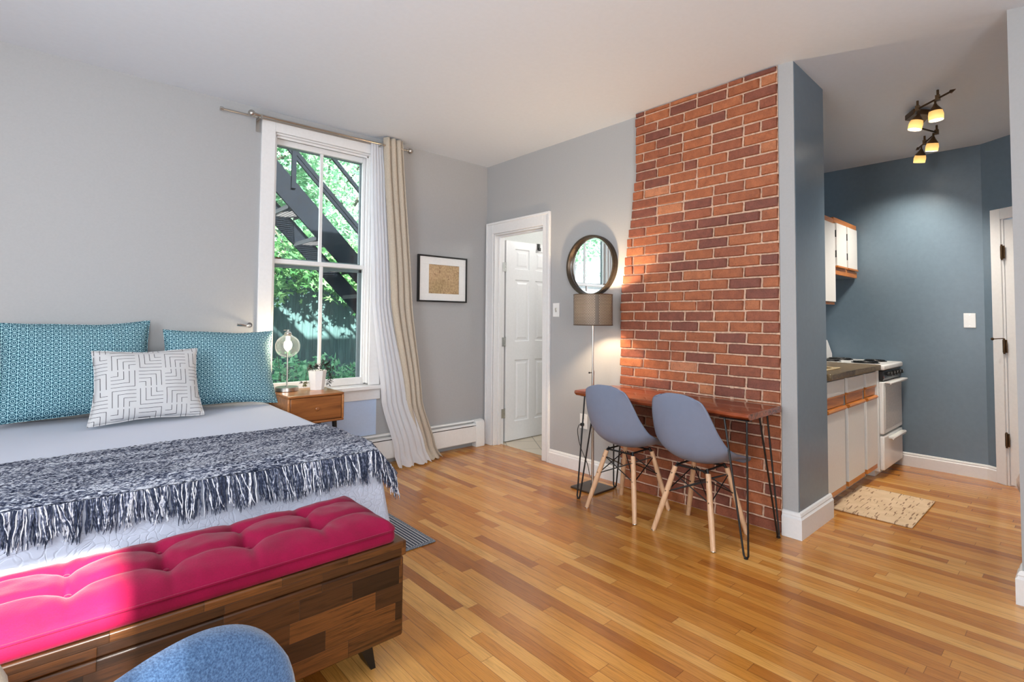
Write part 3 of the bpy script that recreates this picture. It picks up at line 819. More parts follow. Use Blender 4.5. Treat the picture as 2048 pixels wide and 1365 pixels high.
L(nt, mix(nt, val(nt, 'MULTIPLY', line, inside), srgb(198, 197, 198), srgb(44, 44, 48)), b.inputs['Base Color'])
b.inputs['Roughness'].default_value = 0.9; b.inputs['Specular IOR Level'].default_value = 0.15
bump(nt, b, noise_tex(nt, coord(nt), 700, 2), 0.25, 0.001)
def put_pillow(name, w, h, T, mat, loc, tilt, rz, roll, label, seed, wr=1.0, piping=True):
    bm = pillow_mesh(w, h, T, wr, seed)
    o = mk(name, bm, mat, smooth=85)
    o.rotation_mode = 'XYZ'
    R = Matrix.Rotation(rz, 4, 'Z') @ Matrix.Rotation(-tilt, 4, 'X') @ Matrix.Rotation(roll, 4, 'Y')
    o.matrix_world = Matrix.Translation(loc) @ R
    tag(o, label, 'pillow', 'pillows on the bed')
    if piping:
        bm = B(); pts = []
        for k in range(120):
            q = k/30.0; sd = int(q) % 4; t = q-int(q); a = 2*t-1
            if sd == 0: A, Cc = a, -1
            elif sd == 1: A, Cc = 1, a
            elif sd == 2: A, Cc = -a, 1
            else: A, Cc = -1, -a
            x = A*w/2*(1-0.085*(1-abs(Cc)**2.0))*(1-0.035*Cc); z = h/2+Cc*h/2*(1-0.075*(1-abs(A)**2.0)+0.012*math.sin(A*5+seed))
            pts.append((x, 0.002*math.sin(k), z))
        tube(bm, pts, 0.0035, 6, closed=True)
        p = mk('piping', bm, mat, o, smooth=60)
    return o
put_pillow('pillow', 0.72, 0.56, 0.20, mteal, (0.135, 3.86, 0.668), 0.22, 0.03, -0.01, 'large teal lattice print pillow at the left edge of the bed', 3.0)
put_pillow('pillow', 0.68, 0.51, 0.19, mteal, (0.850, 3.82, 0.668), 0.28, -0.04, 0.03, 'teal lattice print pillow nearest the nightstand', 9.0)
put_pillow('pillow', 0.53, 0.42, 0.15, mwp, (0.435, 3.56, 0.660), 0.36, 0.03, 0.0, 'small white pillow with black nested corner lines', 5.0, 0.7)

# ---------------------------------------------------------------- storage bench with cushion
ch = thing('storage_bench', 'dark acacia wood storage bench at the foot of the bed', 'bench', (0.31, 1.85, 0))
CX0, CX1, CY0, CY1 = -0.36, 0.975, 1.65, 2.04
bm = B(); box(bm, CX0+0.006, CX1-0.006, CY0+0.006, CY1-0.006, 0.125, 0.402)
part('body', bm, m_chest, ch, bevel=0.008)
bm = B(); box(bm, CX0, CX1, CY0, CY1, 0.406, 0.458)
part('lid', bm, m_chest, ch, bevel=0.005)
def chest_leg(cx, cy, sx):
    bm = B()
    w_ = 0.055
    for sy in (-1, 1):
        yy = cy
    a = [(cx-0.03*sx, 0.125), (cx+0.028*sx, 0.125), (cx+0.05*sx, 0.0), (cx+0.032*sx, 0.0)]
    for dy in (-0.04, 0.036):
        v0 = [bm.verts.new((p, cy+dy-0.003, z)) for p, z in a]; v1 = [bm.verts.new((p, cy+dy+0.003, z)) for p, z in a]
        bm.faces.new(v0); bm.faces.new(v1[::-1])
        for i in range(4): bm.faces.new((v0[i], v0[(i+1) % 4], v1[(i+1) % 4], v1[i]))
    s0 = [(cx-0.03*sx, 0.125), (cx+0.032*sx, 0.0), (cx+0.037*sx, 0.0), (cx-0.024*sx, 0.125)]
    v0 = [bm.verts.new((p, cy-0.04, z)) for p, z in s0]; v1 = [bm.verts.new((p, cy+0.036, z)) for p, z in s0]
    bm.faces.new(v0); bm.faces.new(v1[::-1])
    for i in range(4): bm.faces.new((v0[i], v0[(i+1) % 4], v1[(i+1) % 4], v1[i]))
    box(bm, cx-0.035, cx+0.035, cy-0.042, cy+0.038, 0.118, 0.126)
    return bm
for x_, s_ in ((0.855, 1), (-0.24, -1)):
    for y_ in (1.775, 1.93): part('leg', chest_leg(x_, y_, s_), m_black, ch, smooth=0)
mcr, nt, b = new_mat('crimson_cotton')
v = coord(nt); n1 = noise_tex(nt, v, 260, 3, 0.7); n2 = noise_tex(nt, v, 9, 3)
L(nt, ramp(nt, val(nt, 'ADD', val(nt, 'MULTIPLY', n1, 0.4), val(nt, 'MULTIPLY', n2, 0.6)), [(0.3, srgb(112, 2, 42)), (0.7, srgb(142, 4, 58))]), b.inputs['Base Color'])
b.inputs['Roughness'].default_value = 0.75; b.inputs['Sheen Weight'].default_value = 0.10; b.inputs['Sheen Roughness'].default_value = 0.5; b.inputs['Specular IOR Level'].default_value = 0.15
bump(nt, b, n1, 0.35, 0.002)
cu = thing('bench_cushion', 'crimson tufted bench cushion with a sunlit left end', 'cushion', (0.31, 1.86, 0.459))
QX0, QX1, QY0, QY1 = -0.35, 0.938, 1.655, 2.04
tufts = [(0.055+k*0.215, y) for k in range(-2, 5) for y in (1.79, 1.93) if -0.3 < 0.055+k*0.215 < 0.85]
def cush_top(u, v):
    x = QX0+u*(QX1-QX0); y = QY0+v*(QY1-QY0)
    e = min(x-QX0, QX1-x, y-QY0, QY1-y)
    z = 0.509+0.052*(1-math.exp(-max(e, 0)/0.045))
    for tx, ty in tufts:
        d2 = (x-tx)**2+(y-ty)**2
        z -= 0.040*math.exp(-d2/(0.028**2))+0.012*math.exp(-d2/(0.07**2))
        # pulled creases joining the tufts
        z -= 0.010*math.exp(-((x-tx)/0.014)**2)*math.exp(-((y-ty)/0.10)**2)
    z -= 0.012*math.exp(-((y-1.79)/0.016)**2)+0.012*math.exp(-((y-1.93)/0.016)**2)
    z += noise.noise(Vector((x*9, y*9, 0)))*0.004+noise.noise(Vector((x*22, y*22, 3)))*0.003*(1 if e > 0.01 else 0)
    r = 0.03
    # rounded plan corners
    cxn = max(QX0+r, min(QX1-r, x)); cyn = max(QY0+r, min(QY1-r, y))
    dx, dy = x-cxn, y-cyn; m = max(abs(dx), abs(dy)); l = math.hypot(dx, dy)
    if l > 1e-6: x = cxn+dx*m/l; y = cyn+dy*m/l
    return (x, y, max(z, 0.505))
bm = B()
vs = grid(bm, 260, 84, cush_top)
rim = [vs[i][0] for i in range(261)]+[vs[260][j] for j in range(1, 85)]+[vs[i][84] for i in range(259, -1, -1)]+[vs[0][j] for j in range(83, 0, -1)]
cen = Vector(((QX0+QX1)/2, (QY0+QY1)/2, 0))
prev = rim
for z, o in ((0.502, 0.004), (0.499, -0.001), (0.49, 0.002), (0.475, 0.003), (0.463, 0.001), (0.460, -0.008)):
    nr = []
    for v in rim:
        x, y = v.co.x, v.co.y
        sxn = o if x > QX1-0.031 else -o if x < QX0+0.031 else 0; syn = o if y > QY1-0.031 else -o if y < QY0+0.031 else 0
        nr.append(bm.verts.new((x+sxn, y+syn, z)))
    for i in range(len(rim)):
        j = (i+1) % len(rim); bm.faces.new((prev[i], prev[j], nr[j], nr[i]))
    prev = nr
bm.faces.new(prev[::-1])
part('cushion_body', bm, mcr, cu, smooth=70)
bm = B(); pts = []
rr = [(v.x, v.y) for v in [Vector(p) for p in [(QX0+0.03, QY0), (QX1-0.03, QY0), (QX1, QY0+0.03), (QX1, QY1-0.03), (QX1-0.03, QY1), (QX0+0.03, QY1), (QX0, QY1-0.03), (QX0, QY0+0.03)]]]
tube(bm, [(x+(0.004 if x > 0.9 else -0.004 if x < -0.34 else 0), y+(-0.004 if y < 1.67 else 0.004 if y > 2.03 else 0), 0.503) for x, y in rr], 0.0035, 6, closed=True)
part('seam_piping', bm, mcr, cu, smooth=60)
for tx, ty in tufts:
    bm = B(); ball(bm, (tx, ty, 0.5205), 0.008, 12, (1, 1, 0.4)); part('tuft_button', bm, mcr, cu)

# ---------------------------------------------------------------- striped rug
mr, nt, b = new_mat('navy_striped_weave')
v = coord(nt); s = N(nt, 'ShaderNodeSeparateXYZ'); L(nt, v, s.inputs[0])
f = val(nt, 'FRACT', val(nt, 'MULTIPLY', s.outputs[0], 52.0))
st = val(nt, 'LESS_THAN', f, 0.28)
n3 = noise_tex(nt, coord(nt, scale=(300, 120, 1)), 1.0, 2)
c = mix(nt, st, ramp(nt, n3, [(0.4, srgb(46, 54, 72)), (0.7, srgb(90, 98, 112))]), srgb(205, 206, 210))
edge = val(nt, 'GREATER_THAN', val(nt, 'MAXIMUM', val(nt, 'SUBTRACT', s.outputs[0], 0.355), val(nt, 'SUBTRACT', -0.54, s.outputs[1])), 0.0)
c = mix(nt, edge, c, ramp(nt, n3, [(0.45, srgb(74, 84, 98)), (0.6, srgb(160, 166, 174))]))
L(nt, c, b.inputs['Base Color']); b.inputs['Roughness'].default_value = 0.95; bump(nt, b, n3, 0.4, 0.003)
bm = B(); box(bm, 0.88, 1.645, 2.47, 3.60, 0.001, 0.010)
r_ = mk('rug', bm, mr, origin=(1.27, 3.03, 0.0), bevel=0.003); tag(r_, 'navy and white striped rug sticking out from under the bed', 'rug')

# ---------------------------------------------------------------- nightstand
ns = thing('nightstand', 'small acacia nightstand with one drawer under the window', 'nightstand', (1.40, 3.81, 0))
NX0, NX1, NY0, NY1, NZ0, NZ1 = 1.205, 1.60, 3.605, 4.005, 0.515, 0.715
bm = B()
box(bm, NX0, NX1, NY0, NY1, NZ1-0.016, NZ1); box(bm, NX0, NX1, NY0, NY1, NZ0, NZ0+0.016)
box(bm, NX0, NX0+0.016, NY0, NY1, NZ0+0.016, NZ1-0.016); box(bm, NX1-0.016, NX1, NY0, NY1, NZ0+0.016, NZ1-0.016)
box(bm, NX0+0.016, NX1-0.016, NY1-0.01, NY1, NZ0+0.016, NZ1-0.016)
part('carcass', bm, m_night, ns, bevel=0.006, seg=3)
bm = B(); box(bm, NX0+0.019, NX1-0.019, NY0+0.004, NY0+0.30, NZ0+0.019, NZ1-0.019)
dw = part('drawer', bm, m_night_dark, ns, bevel=0.003)
bm = B(); lathe(bm, [(0.006, -0.018), (0.006, -0.010), (0.013, -0.004), (0.013, 0.0), (0.009, 0.003), (0.0001, 0.003)], 20, (0, 0, 0), 'y')
for v in bm.verts: v.co.y = -v.co.y; v.co += Vector(((NX0+NX1)/2, NY0-0.014, (NZ0+NZ1)/2))
part('knob', bm, m_night_dark, dw)
for x_ in (NX0+0.05, NX1-0.05):
    for y_ in (NY0+0.05, NY1-0.06):
        bm = B(); sx = 1 if x_ > 1.4 else -1
        tube(bm, [(x_, y_, NZ0), (x_+0.03*sx, y_-0.0, 0.0)], [0.017, 0.009], 12); part('leg', bm, m_blackplastic, ns)

# ---------------------------------------------------------------- table lamp
LX, LY = 1.300, 3.915
tl = thing('table_lamp', 'small glass globe lamp glowing on the nightstand', 'lamp', (LX, LY, NZ1))
Z0 = NZ1
bm = B(); lathe(bm, [(0.078, 0), (0.080, 0.003), (0.080, 0.026), (0.077, 0.03), (0.012, 0.031), (0.009, 0.036), (0.0001, 0.036)], 40, (LX, LY, Z0+0.0005))
part('base', bm, m_nickel, tl)
bm = B(); tube(bm, [(LX, LY, Z0+0.03), (LX, LY, Z0+0.235)], 0.0055, 12); tube(bm, [(LX, LY, Z0+0.235), (LX, LY, Z0+0.44)], 0.0035, 8)
part('stem', bm, m_nickel, tl)
bm = B(); lathe(bm, [(0.022, 0), (0.024, 0.004), (0.024, 0.022), (0.016, 0.03), (0.007, 0.034), (0.006, 0.045), (0.0001, 0.047)], 24, (LX, LY, Z0+0.400))
tube(bm, [(LX-0.03, LY, Z0+0.442), (LX+0.012, LY, Z0+0.442)], 0.003, 6)
part('socket_cap', bm, m_nickel, tl)
m_globe = clear_glass('lamp_globe_glass', (0.98, 0.96, 0.92, 1), 0.16, 0.022)
R_ = 0.085; cz = Z0+0.325
prof = [(R_*math.sin(a), -R_*math.cos(a)*0.98) for a in [PI*(0.045+i*0.83/22) for i in range(23)]]
bm = B(); lathe_p = prof+[(0.024, 0.088)]
rings = []
for r, h in lathe_p: rings.append([bm.verts.new((LX+r*math.cos(2*PI*k/36), LY+r*math.sin(2*PI*k/36), cz+h)) for k in range(36)])
for a, c in zip(rings, rings[1:]):
    for k in range(36): bm.faces.new((a[k], a[(k+1) % 36], c[(k+1) % 36], c[k]))
part('glass_globe', bm, m_globe, tl, smooth=80)
m_bulb = emit('warm_bulb', (1.0, 0.80, 0.52, 1), 110)
bm = B(); ball(bm, (LX, LY, cz+0.010), 0.027, 20, (1, 1, 1.25)); lathe(bm, [(0.013, 0.03), (0.013, 0.06)], 16, (LX, LY, cz+0.01))
part('bulb', bm, m_bulb, tl)

# ---------------------------------------------------------------- potted succulent
PX, PY = 1.50, 3.86
pp = thing('potted_plant', 'trailing dark succulent in a faceted white pot', 'potted plant', (PX, PY, NZ1))
bm = B()
def pot_ring(r, z, rot, n=8, ir=1.0): return [bm.verts.new((PX+r*(ir if k % 2 else 1)*math.cos(2*PI*k/n+rot), PY+r*(ir if k % 2 else 1)*math.sin(2*PI*k/n+rot), z)) for k in range(n)]
a0 = pot_ring(0.054, Z0+0.0008, 0.2, 8, 0.92); a1 = pot_ring(0.067, Z0+0.115, 0.2, 8, 0.95); a2 = pot_ring(0.068, Z0+0.142, 0.2, 8, 1.0)
a3 = pot_ring(0.063, Z0+0.142, 0.2, 8, 1.0); a4 = pot_ring(0.060, Z0+0.125, 0.2, 8, 1.0)
bm.faces.new(a0[::-1])
for i in range(8):
    j = (i+1) % 8
    if i % 2: bm.faces.new((a0[i], a0[j], a1[j])); bm.faces.new((a0[i], a1[j], a1[i]))
    else: bm.faces.new((a0[i], a0[j], a1[i])); bm.faces.new((a0[j], a1[j], a1[i]))
    for p, q in ((a1, a2), (a2, a3), (a3, a4)): bm.faces.new((p[i], p[j], q[j], q[i]))
bm.faces.new(a4)
part('pot', bm, m_white, pp, smooth=12)
m_leafdk = plain('dark_succulent_leaf', (44, 46, 40), 0.5, var=0.2, bscale=40, bstr=0)
m_leafyg = plain('olive_succulent_leaf', (112, 112, 50), 0.5, var=0.2, bscale=60, bstr=0)
m_stem = plain('brown_stem', (52, 44, 34), 0.7, bstr=0)
def leaf_blob(bm, p, d, ln, wd):
    d = Vector(d).normalized(); u, v = frame_of(d)
    ps = [p, p+d*ln*0.45+u*wd, p+d*ln*0.5+v*wd*0.4, p+d*ln*0.45-u*wd, p+d*ln*0.5-v*wd*0.4, p+d*ln]
    vs = [bm.verts.new(x) for x in ps]
    for a, b2 in ((1, 2), (2, 3), (3, 4), (4, 1)): bm.faces.new((vs[0], vs[a], vs[b2])); bm.faces.new((vs[5], vs[b2], vs[a]))
random.seed(21)
def sprig(pts, mat, n0=0.3, ln=0.030, name='sprig'):
    pts = [Vector(p) for p in pts]; bm = B()
    # smooth the path
    path = []
    for i in range(len(pts)-1):
        for k in range(5): path.append(pts[i].lerp(pts[i+1], k/5))
    path.append(pts[-1])
    tube(bm, path, 0.0018, 5)
    st = int(len(path)*n0)
    for i in range(st, len(path)):
        for k in range(4):
            p = path[i]; a = random.uniform(0, 2*PI); d = (path[min(i+1, len(path)-1)]-path[i-1]).normalized()
            u, v = frame_of(d)
            leaf_blob(bm, p, d*0.5+u*math.cos(a)+v*math.sin(a), ln*random.uniform(0.8, 1.2), ln*0.2)
    part(name, bm, mat, pp, smooth=40)
T = Z0+0.138
sprig([(PX+0.015, PY, T-0.02), (PX+0.03, PY, T+0.03), (PX+0.045, PY-0.01, T+0.075)], m_leafdk, 0.2)
sprig([(PX+0.03, PY, T-0.02), (PX+0.055, PY, T+0.03), (PX+0.085, PY, T+0.05)], m_leafdk, 0.4)
sprig([(PX+0.03, PY-0.01, T-0.02), (PX+0.075, PY, T+0.0), (PX+0.115, PY, T+0.02)], m_leafdk, 0.4)
sprig([(PX+0.04, PY, T-0.01), (PX+0.09, PY-0.01, T-0.02), (PX+0.10, PY-0.01, T-0.06), (PX+0.085, PY-0.01, T-0.105)], m_leafdk, 0.3)
sprig([(PX-0.02, PY, T-0.02), (PX-0.04, PY, T+0.02), (PX-0.06, PY, T+0.03)], m_leafdk, 0.4)
sprig([(PX-0.01, PY, T-0.02), (PX-0.02, PY, T+0.025), (PX-0.005, PY, T+0.03)], m_leafdk, 0.4)
sprig([(PX-0.03, PY, T-0.01), (PX-0.075, PY-0.005, T+0.01), (PX-0.088, PY-0.01, T-0.04), (PX-0.088, PY-0.02, T-0.075)], m_stem, 0.95)
sprig([(PX-0.088, PY-0.02, T-0.070), (PX-0.10, PY-0.03, T-0.085), (PX-0.105, PY-0.035, T-0.10)], m_leafyg, 0.1, 0.02)
sprig([(PX-0.10, PY-0.02, T-0.085), (PX-0.13, PY-0.02, T-0.075)], m_leafdk, 0.6, 0.016)

# ---------------------------------------------------------------- chrome wall hook
bm = B(); tube(bm, [(1.085, YW-0.004, 1.192), (1.075, YW-0.05, 1.190), (1.04, YW-0.075, 1.190), (0.985, YW-0.075, 1.198)], [0.008, 0.008, 0.008, 0.011], 12)
lathe(bm, [(0.018, 0), (0.018, 0.004), (0.0001, 0.005)], 20, (1.085, YW-0.0055, 1.192), 'y')
hk = mk('wall_hook', bm, m_chrome, origin=(1.085, YW, 1.192)); tag(hk, 'small chrome hook on the wall above the right teal pillow', 'hook')

# ---------------------------------------------------------------- curtain rod
rod = thing('curtain_rod', 'brushed nickel double curtain rod above the window', 'curtain rod', (1.6, 4.0, 2.72))
def rz(x, z0=2.722): return z0+0.008*(x-1.6)/0.7
bm = B(); tube(bm, [(1.06, 3.985, rz(1.06)), (2.31, 3.985, rz(2.31))], 0.0085, 12); part('front_rod', bm, m_nickel, rod)
bm = B(); tube(bm, [(0.86, 4.045, rz(0.86)+0.004), (2.29, 4.045, rz(2.29)+0.004)], 0.007, 10); part('back_rod', bm, m_nickel, rod)
bm = B(); lathe(bm, [(0.014, 0), (0.014, 0.02), (0.010, 0.022)], 16, (0.845, 4.045, rz(0.86)+0.004), 'x'); part('end_cap', bm, m_nickel, rod)
for x_, s_ in ((1.035, -1), (2.335, 1)):
    bm = B(); ball(bm, (x_, 3.985, rz(x_)), 0.024, 20); tube(bm, [(x_-s_*0.02, 3.985, rz(x_)), (x_-s_*0.035, 3.985, rz(x_))], 0.012, 12); part('finial', bm, m_nickel, rod)
for x_ in (1.10, 2.055):
    bm = B(); box(bm, x_-0.012, x_+0.012, YW-0.025, YW-0.022, 2.62, 2.745); box(bm, x_-0.006, x_+0.006, 3.975, YW-0.022, rz(x_)-0.018, rz(x_)-0.009); box(bm, x_-0.006, x_+0.006, 3.971, 3.975, rz(x_)-0.018, rz(x_)+0.006)
    part('bracket', bm, m_nickel, rod)

# ---------------------------------------------------------------- curtains
def lerp_tab(tab, z):
    for (z0, *a), (z1, *b2) in zip(tab, tab[1:]):
        if z <= z0 and z >= z1:
            t = (z0-z)/(z0-z1); t = t*t*(3-2*t)*0.4+t*0.6
            return [p+(q-p)*t for p, q in zip(a, b2)]
    return list(tab[-1][1:]) if z < tab[-1][0] else list(tab[0][1:])
def curtain(tab, folds, amp, ztop, zbot, nu=120, nv=90, ph=0.0, wob=0.3, puddle=0.0):
    bm = B()
    def f(u, v):
        z = ztop+(zbot-ztop)*v
        x0, x1, yc = lerp_tab(tab, z)
        a = amp*(1-0.35*v)
        ang = 2*PI*folds*(u+0.03*math.sin(5*v+u*7)*wob)+ph
        y = yc+a*math.sin(ang)+0.006*noise.noise(Vector((u*9, v*4, 2)))
        x = x0+(x1-x0)*u+a*0.35*math.cos(ang*1.0)
        if v > 0.965 and puddle:
            k = (v-0.965)/0.035
            y -= puddle*k*(0.6+0.4*math.sin(ang*0.5+1)); z = max(0.012, z)
        return (x, y, max(z, 0.010+0.006*(1+math.sin(ang))*(v > 0.97)))
    grid(bm, nu, nv, f); return bm
m_beige = fabric('beige_linen', (180, 168, 152), (198, 186, 170), 260, stretch=(1, 1, 0.3), bstr=0.15)
tabB = [(2.80, 2.075, 2.258, 3.985), (1.40, 2.165, 2.370, 3.975), (0.53, 2.310, 2.475, 3.95), (0.12, 2.400, 2.60, 3.925), (0.0, 2.42, 2.66, 3.92)]
c_ = mk('curtain', curtain(tabB, 3.5, 0.026, 2.795, 0.0, ph=0.5, puddle=0.05), m_beige, origin=(2.3, 3.97, 0.0), smooth=80, solid=0.003)
tag(c_, 'beige linen curtain gathered at the right of the window', 'curtain')
ms, nt, b = new_mat('white_sheer_voile')
b.inputs['Base Color'].default_value = srgb(238, 238, 242); b.inputs['Roughness'].default_value = 0.9; b.inputs['Alpha'].default_value = 1.0
b.inputs['Specular IOR Level'].default_value = 0.1
tr = N(nt, 'ShaderNodeBsdfTranslucent'); tr.inputs[0].default_value = (0.95, 0.96, 1, 1); tp = N(nt, 'ShaderNodeBsdfTransparent')
m1 = N(nt, 'ShaderNodeMixShader'); m1.inputs[0].default_value = 0.35; L(nt, b.outputs[0], m1.inputs[1]); L(nt, tr.outputs[0], m1.inputs[2])
m2 = N(nt, 'ShaderNodeMixShader'); m2.inputs[0].default_value = 0.10; L(nt, m1.outputs[0], m2.inputs[1]); L(nt, tp.outputs[0], m2.inputs[2])
L(nt, m2.outputs[0], nt.nodes['Material Output'].inputs[0])
tabS = [(2.75, 1.985, 2.10, 4.035), (2.45, 1.985, 2.13, 4.03), (1.40, 2.010, 2.19, 4.01), (0.55, 2.085, 2.36, 3.965), (0.15, 2.17, 2.46, 3.89), (0.0, 2.17, 2.50, 3.87)]
c_ = mk('curtain', curtain(tabS, 5.5, 0.013, 2.735, 0.0, nu=150, ph=1.2, wob=0.6, puddle=0.075), ms, origin=(2.15, 4.0, 0.0), smooth=80)
tag(c_, 'white sheer curtain puddling on the floor beside the beige one', 'curtain')

# ---------------------------------------------------------------- framed picture
pf = thing('framed_picture', 'black framed old sepia map on the wall right of the curtain', 'picture', (2.758, YW, 1.62))
X0, X1, Za, Zb = 2.484, 3.033, 1.405, 1.838
bm = B(); w_ = 0.014; y0, y1 = YW-0.032, YW-0.001
box(bm, X0, X1, y0, y1, Zb-w_, Zb); box(bm, X0, X1, y0, y1, Za, Za+w_); box(bm, X0, X0+w_, y0, y1, Za+w_, Zb-w_); box(bm, X1-w_, X1, y0, y1, Za+w_, Zb-w_)
part('frame', bm, m_blackplastic, pf, bevel=0.0015)
bm = B(); mx0, mx1, mz0, mz1 = 2.60, 2.942, 1.484, 1.755
y0, y1 = YW-0.022, YW-0.018
box(bm, X0+w_, X1-w_, y0, y1, mz1, Zb-w_); box(bm, X0+w_, X1-w_, y0, y1, Za+w_, mz0); box(bm, X0+w_, mx0, y0, y1, mz0, mz1); box(bm, mx1, X1-w_, y0, y1, mz0, mz1)
part('mat_board', bm, m_white, pf, bevel=0.001)
mm, nt, b = new_mat('old_map_paper')
v = coord(nt, scale=(1, 1, 1))
n1 = noise_tex(nt, v, 9, 3, 0.5, 0.5); ln = val(nt, 'ABSOLUTE', val(nt, 'SUBTRACT', val(nt, 'FRACT', val(nt, 'MULTIPLY', n1, 4.0)), 0.5))
n2 = noise_tex(nt, v, 5, 1)
c = ramp(nt, n2, [(0.35, srgb(204, 172, 134)), (0.65, srgb(172, 148, 106))])
c = mix(nt, ramp(nt, ln, [(0.02, (0.75, 0.75, 0.75, 1)), (0.08, (0, 0, 0, 1))]), c, srgb(120, 88, 56))
c = mix(nt, 0.3, c, ramp(nt, noise_tex(nt, v, 60, 3), [(0.45, srgb(140, 104, 74)), (0.55, srgb(206, 176, 136))]))
L(nt, c, b.inputs['Base Color']); b.inputs['Roughness'].default_value = 0.6
bm = B(); box(bm, mx0-0.005, mx1+0.005, YW-0.016, YW-0.012, mz0-0.005, mz1+0.005); part('map_print', bm, mm, pf, origin=(0, 0, 0))

# ---------------------------------------------------------------- switches, outlet
def plate_x(name, label, y, z, w, h, kind):
    t = thing(name, label, 'switch' if 'switch' in name else 'outlet', (XW, y, z))
    bm = B(); box(bm, XW-0.007, XW-0.0005, y-w/2, y+w/2, z-h/2, z+h/2); part('cover_plate', bm, m_white, t, bevel=0.002)
    if kind == 'switch':
        bm = B(); box(bm, XW-0.016, XW-0.007, y-0.005, y+0.005, z-0.002, z+0.016); box(bm, XW-0.0085, XW-0.007, y-0.008, y+0.008, z-0.018, z+0.018); part('toggle', bm, m_nickel, t, bevel=0.001)
    else:
        for dz in (0.022, -0.022):
            bm = B(); lathe(bm, [(0.015, 0), (0.015, -0.002), (0.0001, -0.002)], 20, (XW-0.007, y, z+dz), 'x')
            s_ = part('socket', bm, m_white, t)
            bm = B()
            for dy in (-0.006, 0.006): box(bm, XW-0.0098, XW-0.009, y+dy-0.001, y+dy+0.001, z+dz, z+dz+0.008)
            box(bm, XW-0.0098, XW-0.009, y-0.002, y+0.002, z+dz-0.009, z+dz-0.005)
            part('slot', bm, m_dark, s_)
    return t
plate_x('light_switch', 'white toggle light switch between door casing and mirror', 3.115, 1.333, 0.075, 0.12, 'switch')
plate_x('wall_outlet', 'white wall outlet with a black plug left of the desk', 2.80, 0.415, 0.078, 0.12, 'outlet')
t = thing('wall_plate', 'blank white cover plate on the blue kitchen wall', 'wall plate', (XK, 0.665, 1.268))
bm = B(); box(bm, XK-0.007, XK-0.0005, 0.628, 0.704, 1.208, 1.328); part('cover_plate', bm, m_white, t, bevel=0.002)
for dz in (0.045, -0.045):
    bm = B(); lathe(bm, [(0.004, 0), (0.004, -0.0015), (0.0001, -0.0015)], 10, (XK-0.007, 0.666, 1.268+dz), 'x'); part('screw', bm, m_nickel, t)

# ---------------------------------------------------------------- round mirror
MY, MZ = 2.708, 1.69
mi = thing('round_mirror', 'round wall mirror with a deep dark rim reflecting the window', 'mirror', (XW, MY, MZ))
bm = B(); lathe(bm, [(0.228, -0.012), (0.232, -0.050), (0.247, -0.052), (0.250, -0.046), (0.250, -0.001), (0.228, -0.001)], 72, (XW, MY, MZ), 'x')
bmesh.ops.delete(bm, geom=[f for f in bm.faces if len(f.verts) > 8], context='FACES')
part('rim', bm, plain('aged_bronze_rim', (70, 60, 50), 0.35, 0.7, var=0.1, bstr=0), mi)
mmr, nt, b = new_mat('mirror_silver'); b.inputs['Metallic'].default_value = 1; b.inputs['Roughness'].default_value = 0.0; b.inputs['Base Color'].default_value = (0.93, 0.95, 0.95, 1)
bm = B(); lathe(bm, [(0.0001, -0.014), (0.226, -0.014), (0.229, -0.012), (0.229, -0.004), (0.0001, -0.004)], 72, (XW, MY, MZ), 'x')
part('mirror_glass', bm, mmr, mi, smooth=10)
bm = B(); lathe(bm, [(0.213, -0.0145), (0.228, -0.0145), (0.228, -0.0175), (0.2265, -0.0175)], 72, (XW, MY, MZ), 'x')
bmesh.ops.delete(bm, geom=[f for f in bm.faces if len(f.verts) > 8], context='FACES')
part('inner_ring', bm, m_chrome, mi)

# ---------------------------------------------------------------- floor lamp
FX, FY = 3.035, 2.49
fl = thing('floor_lamp', 'slim nickel floor lamp with a perforated drum shade', 'floor lamp', (FX, FY, 0))
bm = B(); box(bm, FX-0.115, FX+0.115, FY-0.115, FY+0.115, 0.0015, 0.014); part('base_plate', bm, plain('gunmetal_plate', (96, 86, 78), 0.3, 0.8, var=0.03, bstr=0), fl, bevel=0.002)
bm = B(); tube(bm, [(FX, FY, 0.012), (FX, FY, 0.86)], 0.0095, 16); tube(bm, [(FX, FY, 0.86), (FX, FY, 1.30)], 0.0065, 16); lathe(bm, [(0.011, 0), (0.011, 0.03)], 16, (FX, FY, 0.84)); part('pole', bm, m_nickel, fl)
bm = B(); tube(bm, [(FX, FY, 0.855), (FX-0.02, FY+0.012, 0.855)], 0.003, 6); ball(bm, (FX-0.024, FY+0.014, 0.855), 0.007, 10); part('height_knob', bm, m_blackplastic, fl)
msh, nt, b = new_mat('perforated_bronze_shade')
b.inputs['Base Color'].default_value = srgb(104, 92, 82); b.inputs['Roughness'].default_value = 0.5; b.inputs['Metallic'].default_value = 0.3
s = N(nt, 'ShaderNodeSeparateXYZ'); tc = N(nt, 'ShaderNodeTexCoord'); L(nt, tc.outputs['Object'], s.inputs[0])
ang = val(nt, 'ARCTAN2', s.outputs[1], s.outputs[0])
row = val(nt, 'DIVIDE', s.outputs[2], 0.0098); ri = val(nt, 'FLOOR', row); rf = val(nt, 'FRACT', row)
cu_ = val(nt, 'ADD', val(nt, 'DIVIDE', ang, 2*PI/74), val(nt, 'MULTIPLY', val(nt, 'MODULO', val(nt, 'ADD', ri, 100.0), 2.0), 0.5))
cf = val(nt, 'FRACT', val(nt, 'ADD', cu_, 100.0))
hole = val(nt, 'MULTIPLY', val(nt, 'LESS_THAN', val(nt, 'ABSOLUTE', val(nt, 'SUBTRACT', rf, 0.5)), 0.23), val(nt, 'LESS_THAN', val(nt, 'ABSOLUTE', val(nt, 'SUBTRACT', cf, 0.5)), 0.27))
seam = val(nt, 'GREATER_THAN', val(nt, 'ABSOLUTE', val(nt, 'SUBTRACT', ang, -2.25)), 0.10)
